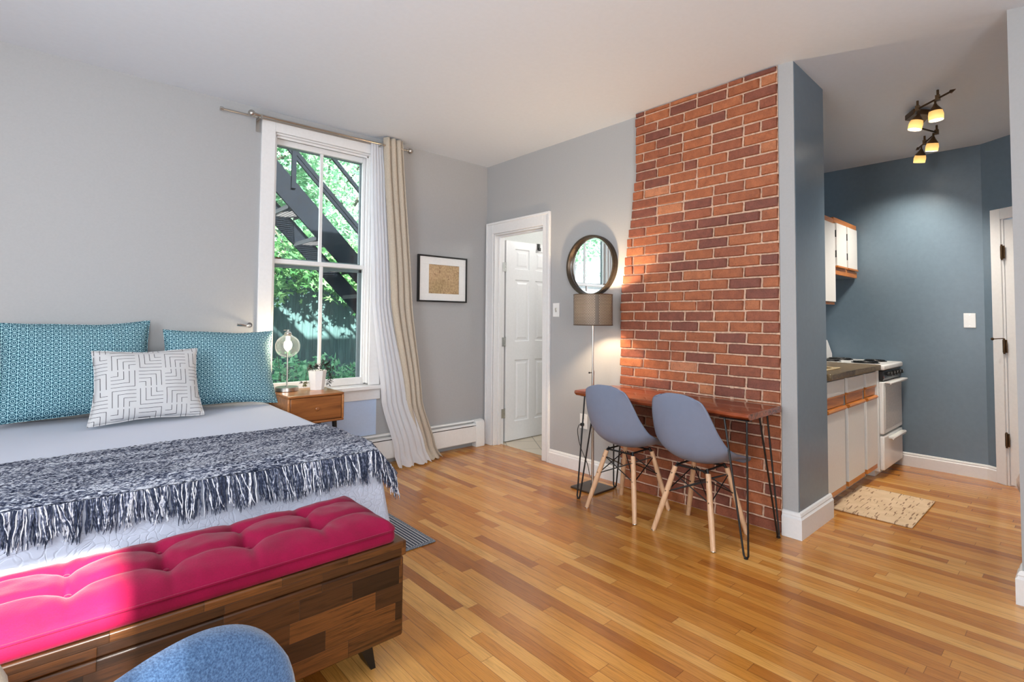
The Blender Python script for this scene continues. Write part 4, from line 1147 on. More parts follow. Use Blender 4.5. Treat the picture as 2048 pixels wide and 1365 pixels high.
hole = val(nt, 'MULTIPLY', hole, seam)
L(nt, val(nt, 'SUBTRACT', 1.0, hole), b.inputs['Alpha'])
def drum(bm, r, z0, z1, seg=72):
    a = [bm.verts.new((r*math.cos(2*PI*k/seg), r*math.sin(2*PI*k/seg), z0)) for k in range(seg)]; c = [bm.verts.new((r*math.cos(2*PI*k/seg), r*math.sin(2*PI*k/seg), z1)) for k in range(seg)]
    for k in range(seg): bm.faces.new((a[k], a[(k+1) % seg], c[(k+1) % seg], c[k]))
shade = bpy.data.objects.new('lamp_shade', None)
bm = B(); drum(bm, 0.146, 1.208, 1.440)
for v in bm.verts: v.co += Vector((FX, FY, 0))
shade = part('lamp_shade', bm, msh, fl, smooth=60)
ml = fabric('shade_liner', (176, 160, 146), (188, 172, 158), 300)
nt = ml.node_tree; b = nt.nodes['Principled BSDF']
tr = N(nt, 'ShaderNodeBsdfTranslucent'); tr.inputs[0].default_value = (1.0, 0.93, 0.85, 1); m1 = N(nt, 'ShaderNodeMixShader'); m1.inputs[0].default_value = 0.012
L(nt, b.outputs[0], m1.inputs[1]); L(nt, tr.outputs[0], m1.inputs[2]); L(nt, m1.outputs[0], nt.nodes['Material Output'].inputs[0])
bm = B(); drum(bm, 0.140, 1.210, 1.438)
for v in bm.verts: v.co += Vector((FX, FY, 0))
part('liner', bm, ml, shade, smooth=60)
for z in (1.438, 1.210):
    bm = B(); tube(bm, [(FX+0.1455*math.cos(2*PI*k/48), FY+0.1455*math.sin(2*PI*k/48), z) for k in range(48)], 0.0028, 6, closed=True)
    if z > 1.3: part('shade_ring', bm, m_bronze, shade)
for k in range(3):
    a = 2*PI*k/3; tube(bm, [(FX, FY, 1.215), (FX+0.144*math.cos(a), FY+0.144*math.sin(a), 1.215)], 0.002, 5)
lathe(bm, [(0.02, 0), (0.02, 0.008)], 16, (FX, FY, 1.207))
part('shade_ring', bm, m_bronze, shade)
bm = B(); ball(bm, (FX, FY, 1.345), 0.028, 16, (1, 1, 1.2)); part('bulb', bm, emit('floor_lamp_bulb', (1.0, 0.74, 0.46, 1), 850), fl)
# cord with plug
bm = B()
pts = [(XW-0.032, 2.80, 0.393), (XW-0.05, 2.812, 0.385), (XW-0.055, 2.82, 0.33), (XW-0.045, 2.80, 0.22), (XW-0.05, 2.72, 0.09), (XW-0.09, 2.66, 0.02), (3.14, 2.56, 0.018), (3.05, 2.52, 0.022)]
P = [Vector(p) for p in pts]; path = []
for i in range(len(P)-1):
    p0, p1, p2, p3 = P[max(i-1, 0)], P[i], P[i+1], P[min(i+2, len(P)-1)]
    for k in range(8):
        t_ = k/8; path.append(0.5*((2*p1)+(-p0+p2)*t_+(2*p0-5*p1+4*p2-p3)*t_*t_+(-p0+3*p1-3*p2+p3)*t_**3))
path.append(P[-1]); tube(bm, path, 0.003, 8)
t = thing('power_cord', 'black power cord from wall outlet down to floor lamp', 'cord', (3.25, 2.8, 0.0))
part('cord', bm, m_blackplastic, t)
bm = B(); box(bm, XW-0.036, XW-0.0095, 2.788, 2.812, 0.380, 0.404); part('plug', bm, m_blackplastic, t, bevel=0.004)

# ---------------------------------------------------------------- desk
dk = thing('desk', 'live edge reddish wood desk on black hairpin legs by the brick', 'desk', (3.0, 1.83, 0))
bm = B()
y0, y1, xf, xb, zt = 1.228, 2.445, 2.78, 3.222, 0.752
n = 60; th_ = 0.036
top, bot = [], []
for i in range(n+1):
    y = y0+(y1-y0)*i/n
    w1_ = 0.010*noise.noise(Vector((y*5, 0.3, 0)))+0.004*noise.noise(Vector((y*17, 0.8, 0)))
    top.append((xf+w1_, y, zt)); bot.append((xf+w1_*1.6+0.018, y, zt-th_))
rowsv = []
for i in range(n+1):
    y = top[i][1]; a = top[i]; c = bot[i]
    mid = ((a[0]+c[0])/2-0.012, y, zt-th_*0.5)
    rowsv.append([bm.verts.new(p) for p in ((xb, y, zt), (a[0]+0.01, y, zt), a[:2]+(zt-0.003,), mid, c, (xb, y, zt-th_))])
for i in range(n):
    for k in range(6):
        p, q = rowsv[i], rowsv[i+1]; bm.faces.new((p[k], p[(k+1) % 6], q[(k+1) % 6], q[k]))
bm.faces.new(rowsv[0]); bm.faces.new(rowsv[-1][::-1])
part('desktop', bm, m_desk, dk, smooth=40, bevel=0.002)
def hairpin(foot, t1, t2):
    bm = B(); zt_ = zt-th_-0.001; f = Vector((foot[0], foot[1], 0.006))
    a = Vector((t1[0], t1[1], zt_)); c = Vector((t2[0], t2[1], zt_)); ax = (a-c).normalized()*0.012
    tube(bm, [a, f+ax+Vector((0, 0, 0.012)), f+ax*0.5, f-ax*0.5, f-ax+Vector((0, 0, 0.012)), c], 0.0055, 8)
    cx_, cy_ = (a.x+c.x)/2, (a.y+c.y)/2
    box(bm, min(a.x, c.x)-0.02, max(a.x, c.x)+0.02, min(a.y, c.y)-0.02, max(a.y, c.y)+0.02, zt_-0.004, zt_)
    lathe(bm, [(0.011, -0.005), (0.011, 0.002), (0.0001, 0.003)], 10, (f.x, f.y, 0.006))
    part('hairpin_leg', bm, m_black, dk)
hairpin((2.762, 1.236), (2.815, 1.250), (2.815, 1.375))
hairpin((3.172, 1.232), (3.125, 1.270), (3.02, 1.270))
hairpin((2.790, 2.415), (2.83, 2.395), (2.83, 2.30))
hairpin((3.184, 2.400), (3.13, 2.37), (3.13, 2.27))

# ---------------------------------------------------------------- shell chairs
m_shell = plain('blue_grey_shell_plastic', (120, 130, 152), 0.42, var=0.01, bscale=30, bstr=0)
def make_chair(loc, rz_, label):
    c = thing('side_chair', label, 'chair', loc, rz_, None)
    bm = B()
    # profile in (x forward, z): from the top of the back to the front lip
    prof = [(-0.245, 0.835), (-0.243, 0.80), (-0.232, 0.72), (-0.215, 0.63), (-0.195, 0.55), (-0.165, 0.485), (-0.11, 0.440), (-0.03, 0.418), (0.06, 0.416), (0.14, 0.425), (0.20, 0.430), (0.235, 0.418), (0.25, 0.395)]
    halfw = [0.128, 0.158, 0.185, 0.205, 0.222, 0.232, 0.236, 0.236, 0.234, 0.228, 0.215, 0.190, 0.150]
    side_up = [0.0, 0.0, 0.0, 0.004, 0.02, 0.055, 0.085, 0.085, 0.065, 0.035, 0.012, 0.0, 0.0]
    side_fw = [0.0, 0.008, 0.03, 0.055, 0.078, 0.075, 0.045, 0.015, 0.0, 0, 0, 0, 0]
    def smp(arr, t):
        t = max(0.0, min(1.0, t))
        t = t*(len(arr)-1); i = min(int(t), len(arr)-2); f = t-i
        p0, p1, p2, p3 = arr[max(i-1, 0)], arr[i], arr[i+1], arr[min(i+2, len(arr)-1)]
        return 0.5*((2*p1)+(-p0+p2)*f+(2*p0-5*p1+4*p2-p3)*f*f+(-p0+3*p1-3*p2+p3)*f**3)
    def fn(u, v):
        a = 2*u-1
        x = smp([p[0] for p in prof], v); z = smp([p[1] for p in prof], v); w_ = smp(halfw, v)
        k = abs(a)**2.4
        # rounded top corners
        z -= (abs(a)**3)*0.034*max(0, 1-v/0.16)**2
        return (x+smp(side_fw, v)*k, a*w_, z+smp(side_up, v)*k)
    grid(bm, 28, 48, fn)
    sh = mk('seat_shell', bm, m_shell, c, smooth=80, solid=0.008)
    for sx in (-1, 1):
        for sy in (-1, 1):
            bm = B()
            top = Vector((0.02+sx*0.105, sy*0.105, 0.378)); ft = Vector((0.0+sx*0.19, sy*0.19, 0.0))
            if sx > 0: ft.x = 0.19
            pts = [ft, ft.lerp(top, 0.02), ft.lerp(top, 0.45), ft.lerp(top, 0.8), top]
            tube(bm, pts, [0.0125, 0.0135, 0.0165, 0.0155, 0.0145], 14)
            lg = mk('leg', bm, m_beech, c, smooth=50)
            bm = B(); tube(bm, [ft+Vector((0, 0, -0.0005)), ft.lerp(top, 0.008)], 0.0135, 14); mk('foot_glide', bm, m_nickel, lg)
            for f_ in (0.62, 0.90):
                bm = B(); p = ft.lerp(top, f_)
                tube(bm, [p+Vector((-0.0175, 0, 0)), p+Vector((0.0175, 0, 0))], 0.0045, 8)
                mk('bolt', bm, m_nickel, lg)
    bm = B()
    T_ = {}
    for sx in (-1, 1):
        for sy in (-1, 1):
            top = Vector((0.02+sx*0.105, sy*0.105, 0.378)); ft = Vector((sx*0.19, sy*0.19, 0.0))
            T_[(sx, sy, 'h')] = ft.lerp(top, 0.90); T_[(sx, sy, 'l')] = ft.lerp(top, 0.60)
            tube(bm, [ft.lerp(top, 0.93), top+Vector((-sx*0.012, -sy*0.012, 0.022))], 0.008, 8)
    for a, c2 in (((-1, -1), (-1, 1)), ((-1, 1), (1, 1)), ((1, 1), (1, -1)), ((1, -1), (-1, -1))):
        tube(bm, [T_[a+('h',)], T_[c2+('l',)]], 0.0035, 6); tube(bm, [T_[a+('l',)], T_[c2+('h',)]], 0.0035, 6)
    tube(bm, [T_[(-1, -1, 'l')], T_[(1, 1, 'h')]], 0.0035, 6); tube(bm, [T_[(-1, 1, 'l')], T_[(1, -1, 'h')]], 0.0035, 6)
    for s_ in (-1, 1):
        tube(bm, [Vector((-0.10, s_*0.09, 0.392)), Vector((0.13, s_*0.09, 0.392))], 0.006, 8); tube(bm, [Vector((0.02+s_*0.10, -0.1, 0.386)), Vector((0.02+s_*0.10, 0.1, 0.386))], 0.006, 8)
    mk('wire_brace', bm, m_black, c, smooth=50)
    return c
c1_ = make_chair((2.892, 2.078, 0), 0.0, 'blue grey shell chair nearer the floor lamp')
c2_ = copy_tree(c1_); c2_.location = (2.905, 1.574, 0); c2_.rotation_euler.z = -0.03; c2_['label'] = 'blue grey shell chair nearer the kitchen opening'
c1_['group'] = c2_['group'] = 'shell chairs at the desk'

# ---------------------------------------------------------------- kitchen base cabinet
bc = thing('base_cabinet', 'white base cabinet with honey oak pull rail', 'cabinet', (4.4, 1.46, 0))
CFY = 1.165
bm = B(); box(bm, 3.775, 4.965, CFY+0.02, 1.775, 0.09, 0.862); box(bm, 3.79, 4.965, CFY+0.08, 1.77, 0, 0.09)
part('carcass', bm, m_cabwhite, bc, bevel=0.002)
bm = B(); box(bm, 3.78, 4.935, CFY+0.012, CFY+0.02, 0.085, 0.86)
part('face_frame', bm, plain('grey_face_frame', (150, 150, 150), 0.5, bstr=0), bc)
splits = [(3.780, 4.150), (4.215, 4.600), (4.665, 4.935)]
for a, c in splits:
    bm = B(); box(bm, a, c, CFY-0.006, CFY+0.012, 0.748, 0.852); d_ = part('drawer', bm, m_cabwhite, bc, bevel=0.002)
    bm = B(); box(bm, a, c, CFY-0.008, CFY+0.012, 0.735, 0.748); box(bm, a, c, CFY+0.002, CFY+0.012, 0.672, 0.735)
    part('pull_rail', bm, m_oakrail, d_, bevel=0.003)
    bm = B(); box(bm, a, c, CFY-0.006, CFY+0.012, 0.125, 0.640); d_ = part('door', bm, m_cabwhite, bc, bevel=0.002)
    bm = B(); extr_p = [(CFY-0.022, 0.655), (CFY-0.014, 0.668), (CFY+0.012, 0.668), (CFY+0.012, 0.640), (CFY-0.010, 0.640)]
    extr(bm, extr_p, a, c); part('pull_rail', bm, m_oakrail, d_, bevel=0.002)
    bm = B(); box(bm, a, c, CFY-0.006, CFY+0.012, 0.092, 0.125); part('bottom_rail', bm, m_oakrail, d_, bevel=0.002)
for za, zb in ((0.56, 0.60), (0.16, 0.21)):
    bm = B(); box(bm, 3.768, 3.779, CFY-0.006, CFY+0.012, za, zb); part('hinge', bm, m_black, bc)
bm = B(); box(bm, 4.940, 4.965, CFY-0.004, CFY+0.02, 0.09, 0.862); part('end_panel', bm, m_cabwhite, bc)
# countertop
bm = B()
SX0, SX1, SY0, SY1 = 3.80, 4.30, 1.25, 1.64
for a in ((3.77, SX0, 1.13, 1.775), (SX1, 4.965, 1.13, 1.775), (SX0, SX1, 1.13, SY0), (SX0, SX1, SY1, 1.775)): box(bm, *a, 0.866, 0.908)
bmesh.ops.remove_doubles(bm, verts=bm.verts[:], dist=0.0001)
o = mk('countertop', bm, m_counter, origin=(4.4, 1.45, 0.887), bevel=0.006); tag(o, 'mottled brown laminate countertop beside the stove', 'countertop')
sk = thing('kitchen_sink', 'almond coloured sink set in the brown countertop', 'sink', (4.05, 1.445, 0.9))
m_almond = plain('almond_enamel', (214, 190, 146), 0.25, bstr=0)
bm = B()
box(bm, SX0-0.02, SX1+0.02, SY0-0.02, SY0+0.008, 0.9085, 0.916); box(bm, SX0-0.02, SX1+0.02, SY1-0.008, SY1+0.02, 0.9085, 0.916); box(bm, SX0-0.02, SX0+0.008, SY0, SY1, 0.9085, 0.916); box(bm, SX1-0.008, SX1+0.02, SY0, SY1, 0.9085, 0.916)
part('rim', bm, m_almond, sk, bevel=0.003)
bm = B(); x0, x1, y0, y1 = SX0+0.006, SX1-0.006, SY0+0.006, SY1-0.006
vt = [bm.verts.new(p) for p in ((x0, y0, 0.909), (x1, y0, 0.909), (x1, y1, 0.909), (x0, y1, 0.909))]; vb = [bm.verts.new(p) for p in ((x0+.03, y0+.03, 0.875), (x1-.03, y0+.03, 0.875), (x1-.03, y1-.03, 0.875), (x0+.03, y1-.03, 0.875))]
for i in range(4): bm.faces.new((vt[i], vt[(i+1) % 4], vb[(i+1) % 4], vb[i]))
bm.faces.new(vb); part('basin', bm, plain('dark_almond_basin', (150, 122, 84), 0.3, bstr=0), sk)

# ---------------------------------------------------------------- stove
st = thing('stove', 'narrow white electric stove between countertop and end wall', 'stove', (5.28, 1.44, 0))
GX0, GX1, GY0, GY1 = 4.985, 5.590, 1.125, 1.765
bm = B(); box(bm, GX0, GX1, GY0+0.03, GY1, 0.05, 0.86); box(bm, GX0+0.03, GX1-0.03, GY0+0.07, GY1-0.02, 0.0, 0.05); part('body', bm, m_white, st, bevel=0.004)
bm = B(); box(bm, GX0-0.004, GX1+0.004, GY0-0.012, GY1, 0.862, 0.905); part('cooktop', bm, m_white, st, bevel=0.012, seg=3)
bm = B(); extr_y = [(1.765, 0.905), (1.66, 0.905), (1.66, 0.945), (1.70, 1.075), (1.765, 1.075)]
extr(bm, extr_y, GX0, GX1); part('backguard', bm, m_white, st, bevel=0.006)
for (x_, y_, r_) in ((5.14, 1.28, 0.085), (5.43, 1.28, 0.07), (5.14, 1.55, 0.07), (5.43, 1.55, 0.085)):
    bm = B()
    for q in range(4): 
        rr_ = r_*(q+1)/4; tube(bm, [(x_+rr_*math.cos(2*PI*k/32), y_+rr_*math.sin(2*PI*k/32), 0.914) for k in range(32)], 0.0045, 6, closed=True)
    for k in range(3): a = 2*PI*k/3; tube(bm, [(x_, y_, 0.909), (x_+r_*math.cos(a), y_+r_*math.sin(a), 0.909)], 0.003, 5)
    bn = part('burner_coil', bm, m_black, st)
    bm = B(); lathe(bm, [(r_+0.018, 0.0), (r_+0.016, 0.004), (r_, 0.002), (0.0001, 0.0005)], 36, (x_, y_, 0.9055)); part('drip_pan', bm, m_black, bn)
bm = B(); extr(bm, [(GY0+0.03, 0.858), (GY0+0.002, 0.855), (GY0-0.004, 0.80), (GY0+0.004, 0.775), (GY0+0.03, 0.775)], GX0+0.012, GX1-0.012)
cp = part('control_panel', bm, m_blackplastic, st, bevel=0.004)
for k in range(5):
    x_ = GX0+0.14+k*0.095
    bm = B(); lathe(bm, [(0.017, 0.0), (0.016, -0.018), (0.012, -0.022), (0.0001, -0.022)], 18, (x_, GY0-0.001, 0.827), 'y'); box(bm, x_-0.003, x_+0.003, GY0-0.031, GY0-0.02, 0.812, 0.842)
    kb = part('knob', bm, m_blackplastic, cp)
    bm = B(); box(bm, x_-0.0015, x_+0.0015, GY0-0.0325, GY0-0.0312, 0.828, 0.842); part('knob_mark', bm, m_white, kb)
bm = B(); box(bm, GX0+0.015, GX0+0.026, GY0-0.004, GY0+0.0, 0.800, 0.810); part('indicator_light', bm, plain('red_lens', (200, 70, 60), 0.3, bstr=0), cp)
bm = B(); box(bm, GX0+0.004, GX1-0.004, GY0-0.002, GY0+0.03, 0.350, 0.768); od = part('oven_door', bm, m_white, st, bevel=0.010, seg=3)
bm = B(); box(bm, GX0+0.05, GX1-0.03, GY0-0.004, GY0-0.001, 0.385, 0.730); part('door_panel', bm, plain('light_grey_enamel', (206, 204, 201), 0.22, bstr=0), od, bevel=0.001)
bm = B(); extr(bm, [(GY0-0.002, 0.768), (GY0-0.045, 0.768), (GY0-0.05, 0.760), (GY0-0.04, 0.745), (GY0-0.034, 0.756), (GY0-0.002, 0.758)], GX0+0.05, GX1-0.01); part('handle', bm, m_white, od, bevel=0.003)
bm = B(); box(bm, GX0+0.004, GX1-0.004, GY0-0.002, GY0+0.03, 0.065, 0.335); sd = part('storage_drawer', bm, m_white, st, bevel=0.010, seg=3)
bm = B(); extr(bm, [(GY0-0.002, 0.318), (GY0-0.035, 0.320), (GY0-0.042, 0.310), (GY0-0.032, 0.290), (GY0-0.024, 0.302), (GY0-0.002, 0.300)], GX0+0.14, GX1-0.05); part('handle', bm, m_white, sd, bevel=0.003)

# ---------------------------------------------------------------- upper cabinets
def upper(x0, x1, z0, z1, doors, label, yf=1.45):
    u_ = thing('wall_cabinet', label, 'cabinet', ((x0+x1)/2, 1.62, z0), 0, 'kitchen wall cabinets')
    bm = B(); box(bm, x0, x1, yf+0.02, 1.778, z0, z1); part('carcass', bm, plain('cabinet_box_blue', (108, 122, 134), 0.5, bstr=0), u_)
    bm = B(); box(bm, x0, x1, yf, yf+0.02, z1-0.045, z1); part('top_rail', bm, m_oakrail, u_, bevel=0.002)
    bm = B()
    if z0 > 1.5: box(bm, x0, x1, yf, yf+0.02, z0, z0+0.055); 
    else: box(bm, x0, x1, yf, yf+0.02, z0, z0+0.02)
    part('bottom_rail', bm, m_oakrail, u_, bevel=0.002)
    bm = B(); box(bm, x0, x1, yf+0.012, yf+0.02, z0+0.02, z1-0.045); part('face_frame', bm, plain('pale_face', (205, 196, 186), 0.5, bstr=0), u_)
    for a, c in doors:
        zz0 = z0+(0.075 if z0 > 1.5 else 0.022)
        bm = B(); box(bm, a, c, yf-0.012, yf+0.008, zz0, z1-0.048); d_ = part('door', bm, m_cabwhite, u_, bevel=0.002)
        if z0 > 1.5:
            bm = B(); box(bm, a, c, yf-0.020, yf+0.008, zz0-0.016, zz0); part('pull_rail', bm, m_oakrail, d_, bevel=0.002)
        for hz in (z1-0.14, zz0+0.10):
            bm = B(); box(bm, a-0.012, a-0.002, yf-0.010, yf+0.004, hz-0.03, hz+0.03)
            part('hinge', bm, m_black, d_)
    return u_
upper(4.30, 4.962, 1.395, 2.13, [(4.33, 4.62), (4.645, 4.955)], 'tall white wall cabinet next to the blue chimney corner')
upper(4.966, 5.600, 1.655, 2.145, [(5.00, 5.265), (5.305, 5.575)], 'short white wall cabinet with two doors above the stove')

# ---------------------------------------------------------------- kitchen mat
mk_, nt, b = new_mat('tan_twig_print_mat')
v = coord(nt)
base = ramp(nt, noise_tex(nt, v, 12, 3), [(0.3, srgb(206, 176, 140)), (0.7, srgb(222, 194, 160))])
tot = None
for rot, sd in ((0.5, 0.0), (1.3, 4.0), (2.3, 9.0)):
    mp = coord(nt, scale=(7, 62, 1), rot=(0, 0, rot))
    ad = N(nt, 'ShaderNodeVectorMath'); ad.operation = 'ADD'; ad.inputs[1].default_value = (sd, sd*2, 0); L(nt, mp, ad.inputs[0])
    nz = noise_tex(nt, ad.outputs[0], 1.0, 1)
    t_ = val(nt, 'GREATER_THAN', nz, 0.672)
    tot = t_ if tot is None else val(nt, 'MAXIMUM', tot, t_)
L(nt, mix(nt, val(nt, 'MULTIPLY', tot, 0.8), base, srgb(112, 72, 44)), b.inputs['Base Color']); b.inputs['Roughness'].default_value = 0.8
bm = B(); box(bm, 3.925, 4.615, 0.75, 1.20, 0.001, 0.012)
o = mk('kitchen_mat', bm, mk_, origin=(4.27, 0.97, 0), bevel=0.004); tag(o, 'tan kitchen mat with brown twig print by the cabinets', 'mat')

# ---------------------------------------------------------------- bundled cloth bag behind the right wall end
m_bag = fabric('pinkish_beige_cloth', (176, 150, 136), (206, 184, 170), 40, bstr=0.3)
bm = B(); ball(bm, (4.66, 0.16, 0.21), 0.20, 28, (0.9, 0.9, 1.05))
for v in bm.verts:
    n_ = noise.noise(v.co*7)*0.03+noise.noise(v.co*16)*0.012; d = (v.co-Vector((4.66, 0.16, 0.21))).normalized(); v.co += d*n_
    if v.co.z > 0.33: v.co.x += (4.66-v.co.x)*0.5; v.co.y += (0.16-v.co.y)*0.5; v.co.z += 0.04
    v.co.z = max(0.002, v.co.z)
o = mk('laundry_bag', bm, m_bag, origin=(4.66, 0.16, 0), smooth=70, subsurf=1); tag(o, 'pinkish beige cloth bag on the floor by the narrow kitchen door', 'bag')

# ---------------------------------------------------------------- ceiling track light
tk = thing('track_light', 'bronze track light with four glowing heads on kitchen ceiling', 'ceiling light', (4.5, 0.74, 2.71))
m_frost = bpy.data.materials.new('amber_frosted_shade'); m_frost.use_nodes = True
nt = m_frost.node_tree; b = nt.nodes['Principled BSDF']; b.inputs['Base Color'].default_value = srgb(222, 186, 124); b.inputs['Roughness'].default_value = 0.4
tr = N(nt, 'ShaderNodeBsdfTranslucent'); tr.inputs[0].default_value = srgb(238, 196, 128); m1 = N(nt, 'ShaderNodeMixShader'); m1.inputs[0].default_value = 0.35
L(nt, b.outputs[0], m1.inputs[1]); L(nt, tr.outputs[0], m1.inputs[2]); L(nt, m1.outputs[0], nt.nodes['Material Output'].inputs[0])
m_ledface = emit('lit_lamp_face', (1.0, 0.93, 0.80, 1), 10)
HB = 2.658
A0 = Vector((4.03, 0.515, HB)); A1 = Vector((4.23, 0.735, HB)); C0 = Vector((4.47, 0.775, 2.700)); B0 = Vector((4.86, 0.735, HB)); B1 = Vector((5.25, 0.93, HB))
bm = B()
tube(bm, [A0, A0+(A1-A0)*0.12, A0+(A1-A0)*0.125, A1], [0.001, 0.012, 0.006, 0.006], 6); tube(bm, [B0, B0.lerp(B1, 0.87), B0.lerp(B1, 0.88), B1], [0.006, 0.006, 0.012, 0.001], 6)
tube(bm, [A1, Vector((4.30, 0.76, HB)), Vector((4.66, 0.80, HB)), B0], 0.006, 6)
part('track_bar', bm, m_bronze, tk)
for p in (A0.lerp(A1, 0.45), A1, B0, B0.lerp(B1, 0.55)):
    bm = B(); tube(bm, [p, Vector((p.x, p.y, 2.712))], 0.007, 8); box(bm, p.x-0.012, p.x+0.012, p.y-0.012, p.y+0.012, HB-0.014, HB+0.02)
    part('standoff', bm, m_bronze, tk)
bm = B(); prism(bm, [(4.36, 0.78), (4.47, 0.70), (4.62, 0.77), (4.47, 0.85)], 2.675, 2.712); tube(bm, [(4.47, 0.775, 2.68), (4.47, 0.775, HB)], 0.01, 8); part('canopy', bm, m_bronze, tk, bevel=0.006)
def head(p, d, L_=0.065):
    p = Vector(p); d = Vector(d).normalized(); u, v = frame_of(d)
    hd_bm = B()
    def cone(bm, a, prof, sg=20):
        rings = []
        for r, h in prof: rings.append([bm.verts.new(a+d*h+(u*math.cos(2*PI*k/sg)+v*math.sin(2*PI*k/sg))*r) for k in range(sg)])
        for x, y in zip(rings, rings[1:]):
            for k in range(sg): bm.faces.new((x[k], x[(k+1) % sg], y[(k+1) % sg], y[k]))
        return rings
    q = p+Vector((0, 0, -0.032))
    tube(hd_bm, [p, q], 0.006, 8); ball(hd_bm, q, 0.010, 10)
    r_ = cone(hd_bm, q, [(0.010, 0.0), (0.014, 0.008), (0.035, 0.038), (0.036, 0.042)]); hd_bm.faces.new(r_[0][::-1]); hd_bm.faces.new(r_[-1])
    h = part('lamp_head', hd_bm, m_bronze, tk, smooth=40)
    bm = B(); cone(bm, q, [(0.035, 0.042), (0.040, 0.065), (0.038, 0.100)]); part('glass_cup', bm, m_frost, h, smooth=50)
    bm = B(); r_ = cone(bm, q, [(0.0345, 0.092), (0.0345, 0.099)]); bm.faces.new(r_[-1]); bm.faces.new(r_[0][::-1]); part('lit_bulb', bm, m_ledface, h)
    sp_ = lamp('track_spot', 'SPOT', q+d*0.112, 38, (1.0, 0.92, 0.80), direction=d, spot=math.radians(115), blend=0.9, radius=0.025)
head(A0.lerp(A1, 0.52), (0.03, -0.03, -1))
head(A1+Vector((0.02, 0.0, 0)), (-0.05, 0.22, -1))
head(B0+Vector((0, 0.02, 0)), (0.18, 0.16, -1))
head(B0.lerp(B1, 0.72), (0.30, 0.22, -1))

# ---------------------------------------------------------------- upholstered chairs in the foreground
def tub_chair(label, mat, mleg, group=None):
    c = thing('upholstered_chair', label, 'chair', (0, 0, 0), 0)
    bm = B()
    # back: curved padded slab, local: x across, +y is the outer (rear) side
    nu, nv = 40, 30; W_ = 0.285; zt_, zb_ = 0.825, 0.40
    def surf(side):
        def f(u, v):
            a = 2*u-1; aa = min(1.0, abs(a))
            ztop = 0.812-0.192*(1-(1-aa**2.39)**(1/2.39))
            x = math.copysign(aa, a)*0.199
            z = 0.40+(ztop-0.40)*v
            edge = (1-aa**8)*(1-abs(2*v-1)**10)
            return (x, -0.03*aa**2.2-0.04*(1-v)+side*0.030*max(0, edge)**0.5, z)
        return f
    grid(bm, nu, nv, surf(1)); grid(bm, nu, nv, surf(-1)); bmesh.ops.remove_doubles(bm, verts=bm.verts[:], dist=0.0005)
    mk('backrest', bm, mat, c, smooth=80)
    bm = B(); box(bm, -0.205, 0.205, -0.46, -0.045, 0.40, 0.48); mk('seat', bm, mat, c, bevel=0.03, seg=4)
    for sx in (-1, 1):
        for y_, fy in ((-0.40, -0.43), (-0.08, -0.03)):
            bm = B(); tube(bm, [(sx*0.18, y_, 0.41), (sx*0.21, fy, 0.0)], [0.017, 0.010], 12); mk('leg', bm, mleg, c)
    return c
m_bluefab = fabric('blue_melange_wool', (38, 66, 102), (82, 112, 150), 330, bstr=0.5, sheen=0.3)
m_cream = fabric('cream_linen', (196, 180, 158), (212, 198, 178), 300)
m_walnut = wood('walnut_leg', (74, 46, 28), (110, 72, 44), axis=2)
uc = tub_chair('blue melange fabric chair in the near left foreground', m_bluefab, m_walnut)
uc.location = (0.119, 0.82, 0); uc.rotation_euler.z = 0.455
uc2 = copy_tree(uc); uc2['group'] = uc['group'] = 'upholstered chairs in the foreground'; uc2['label'] = 'cream fabric chair cut off by the lower left corner'
for k_ in uc2.children:
    if k_.name.startswith(('backrest', 'seat')):
        k_.data = k_.data.copy(); k_.data.materials[0] = m_cream
uc2.location = (-0.218, 1.072, 0.0); uc2.rotation_euler.z = 0.1+PI

# ================================================================= OUTSIDE
m_ground = plain('mulch_ground', (70, 66, 54), 0.95, var=0.3, bscale=12, bstr=0.5)
bm = B(); box(bm, -12, 14, YW+0.16, 22, -0.05, 0.0); 
o = struct('ground', bm, m_ground, 'garden ground beyond the window')
# fence
mfn, nt, b = new_mat('weathered_green_fence')
n1 = noise_tex(nt, coord(nt, scale=(14, 1, 1.2)), 2.0, 4, 0.6); L(nt, ramp(nt, n1, [(0.3, srgb(30, 56, 58)), (0.7, srgb(66, 96, 96))]), b.inputs['Base Color']); b.inputs['Roughness'].default_value = 0.8
random.seed(3)
fe = thing('board_fence', 'tall weathered green board fence behind the garden', 'fence', (3, 7.6, 0))
bm = B(); x = 0.5
while x < 8:
    w_ = 0.125; box(bm, x, x+w_-0.003, 7.6+random.uniform(-0.006, 0.006), 7.62, 0.05, 2.02+random.uniform(-0.01, 0.01)); x += w_
part('boards', bm, mfn, fe, smooth=0)
bm = B(); box(bm, 0.5, 8, 7.622, 7.66, 0.4, 0.5); part('rail', bm, mfn, fe)
bm = B(); box(bm, 0.5, 8, 7.622, 7.66, 1.6, 1.7); part('rail', bm, mfn, fe)
# leaves
def leaf_mat(name, c1, c2, c3):
    m, nt, b = new_mat(name)
    at = N(nt, 'ShaderNodeAttribute'); at.attribute_name = 'rnd'; s1 = N(nt, 'ShaderNodeSeparateColor'); L(nt, at.outputs['Color'], s1.inputs[0])
    L(nt, ramp(nt, s1.outputs[0], [(0.0, srgb(*c1)), (0.5, srgb(*c2)), (1.0, srgb(*c3))]), b.inputs['Base Color'])
    b.inputs['Roughness'].default_value = 0.6
    tr = N(nt, 'ShaderNodeBsdfTranslucent'); L(nt, ramp(nt, s1.outputs[0], [(0.0, srgb(*c2)), (1.0, srgb(*c3))]), tr.inputs[0])
    m1 = N(nt, 'ShaderNodeMixShader'); m1.inputs[0].default_value = 0.45; L(nt, b.outputs[0], m1.inputs[1]); L(nt, tr.outputs[0], m1.inputs[2]); L(nt, m1.outputs[0], nt.nodes['Material Output'].inputs[0])
    return m
MAPLE = []
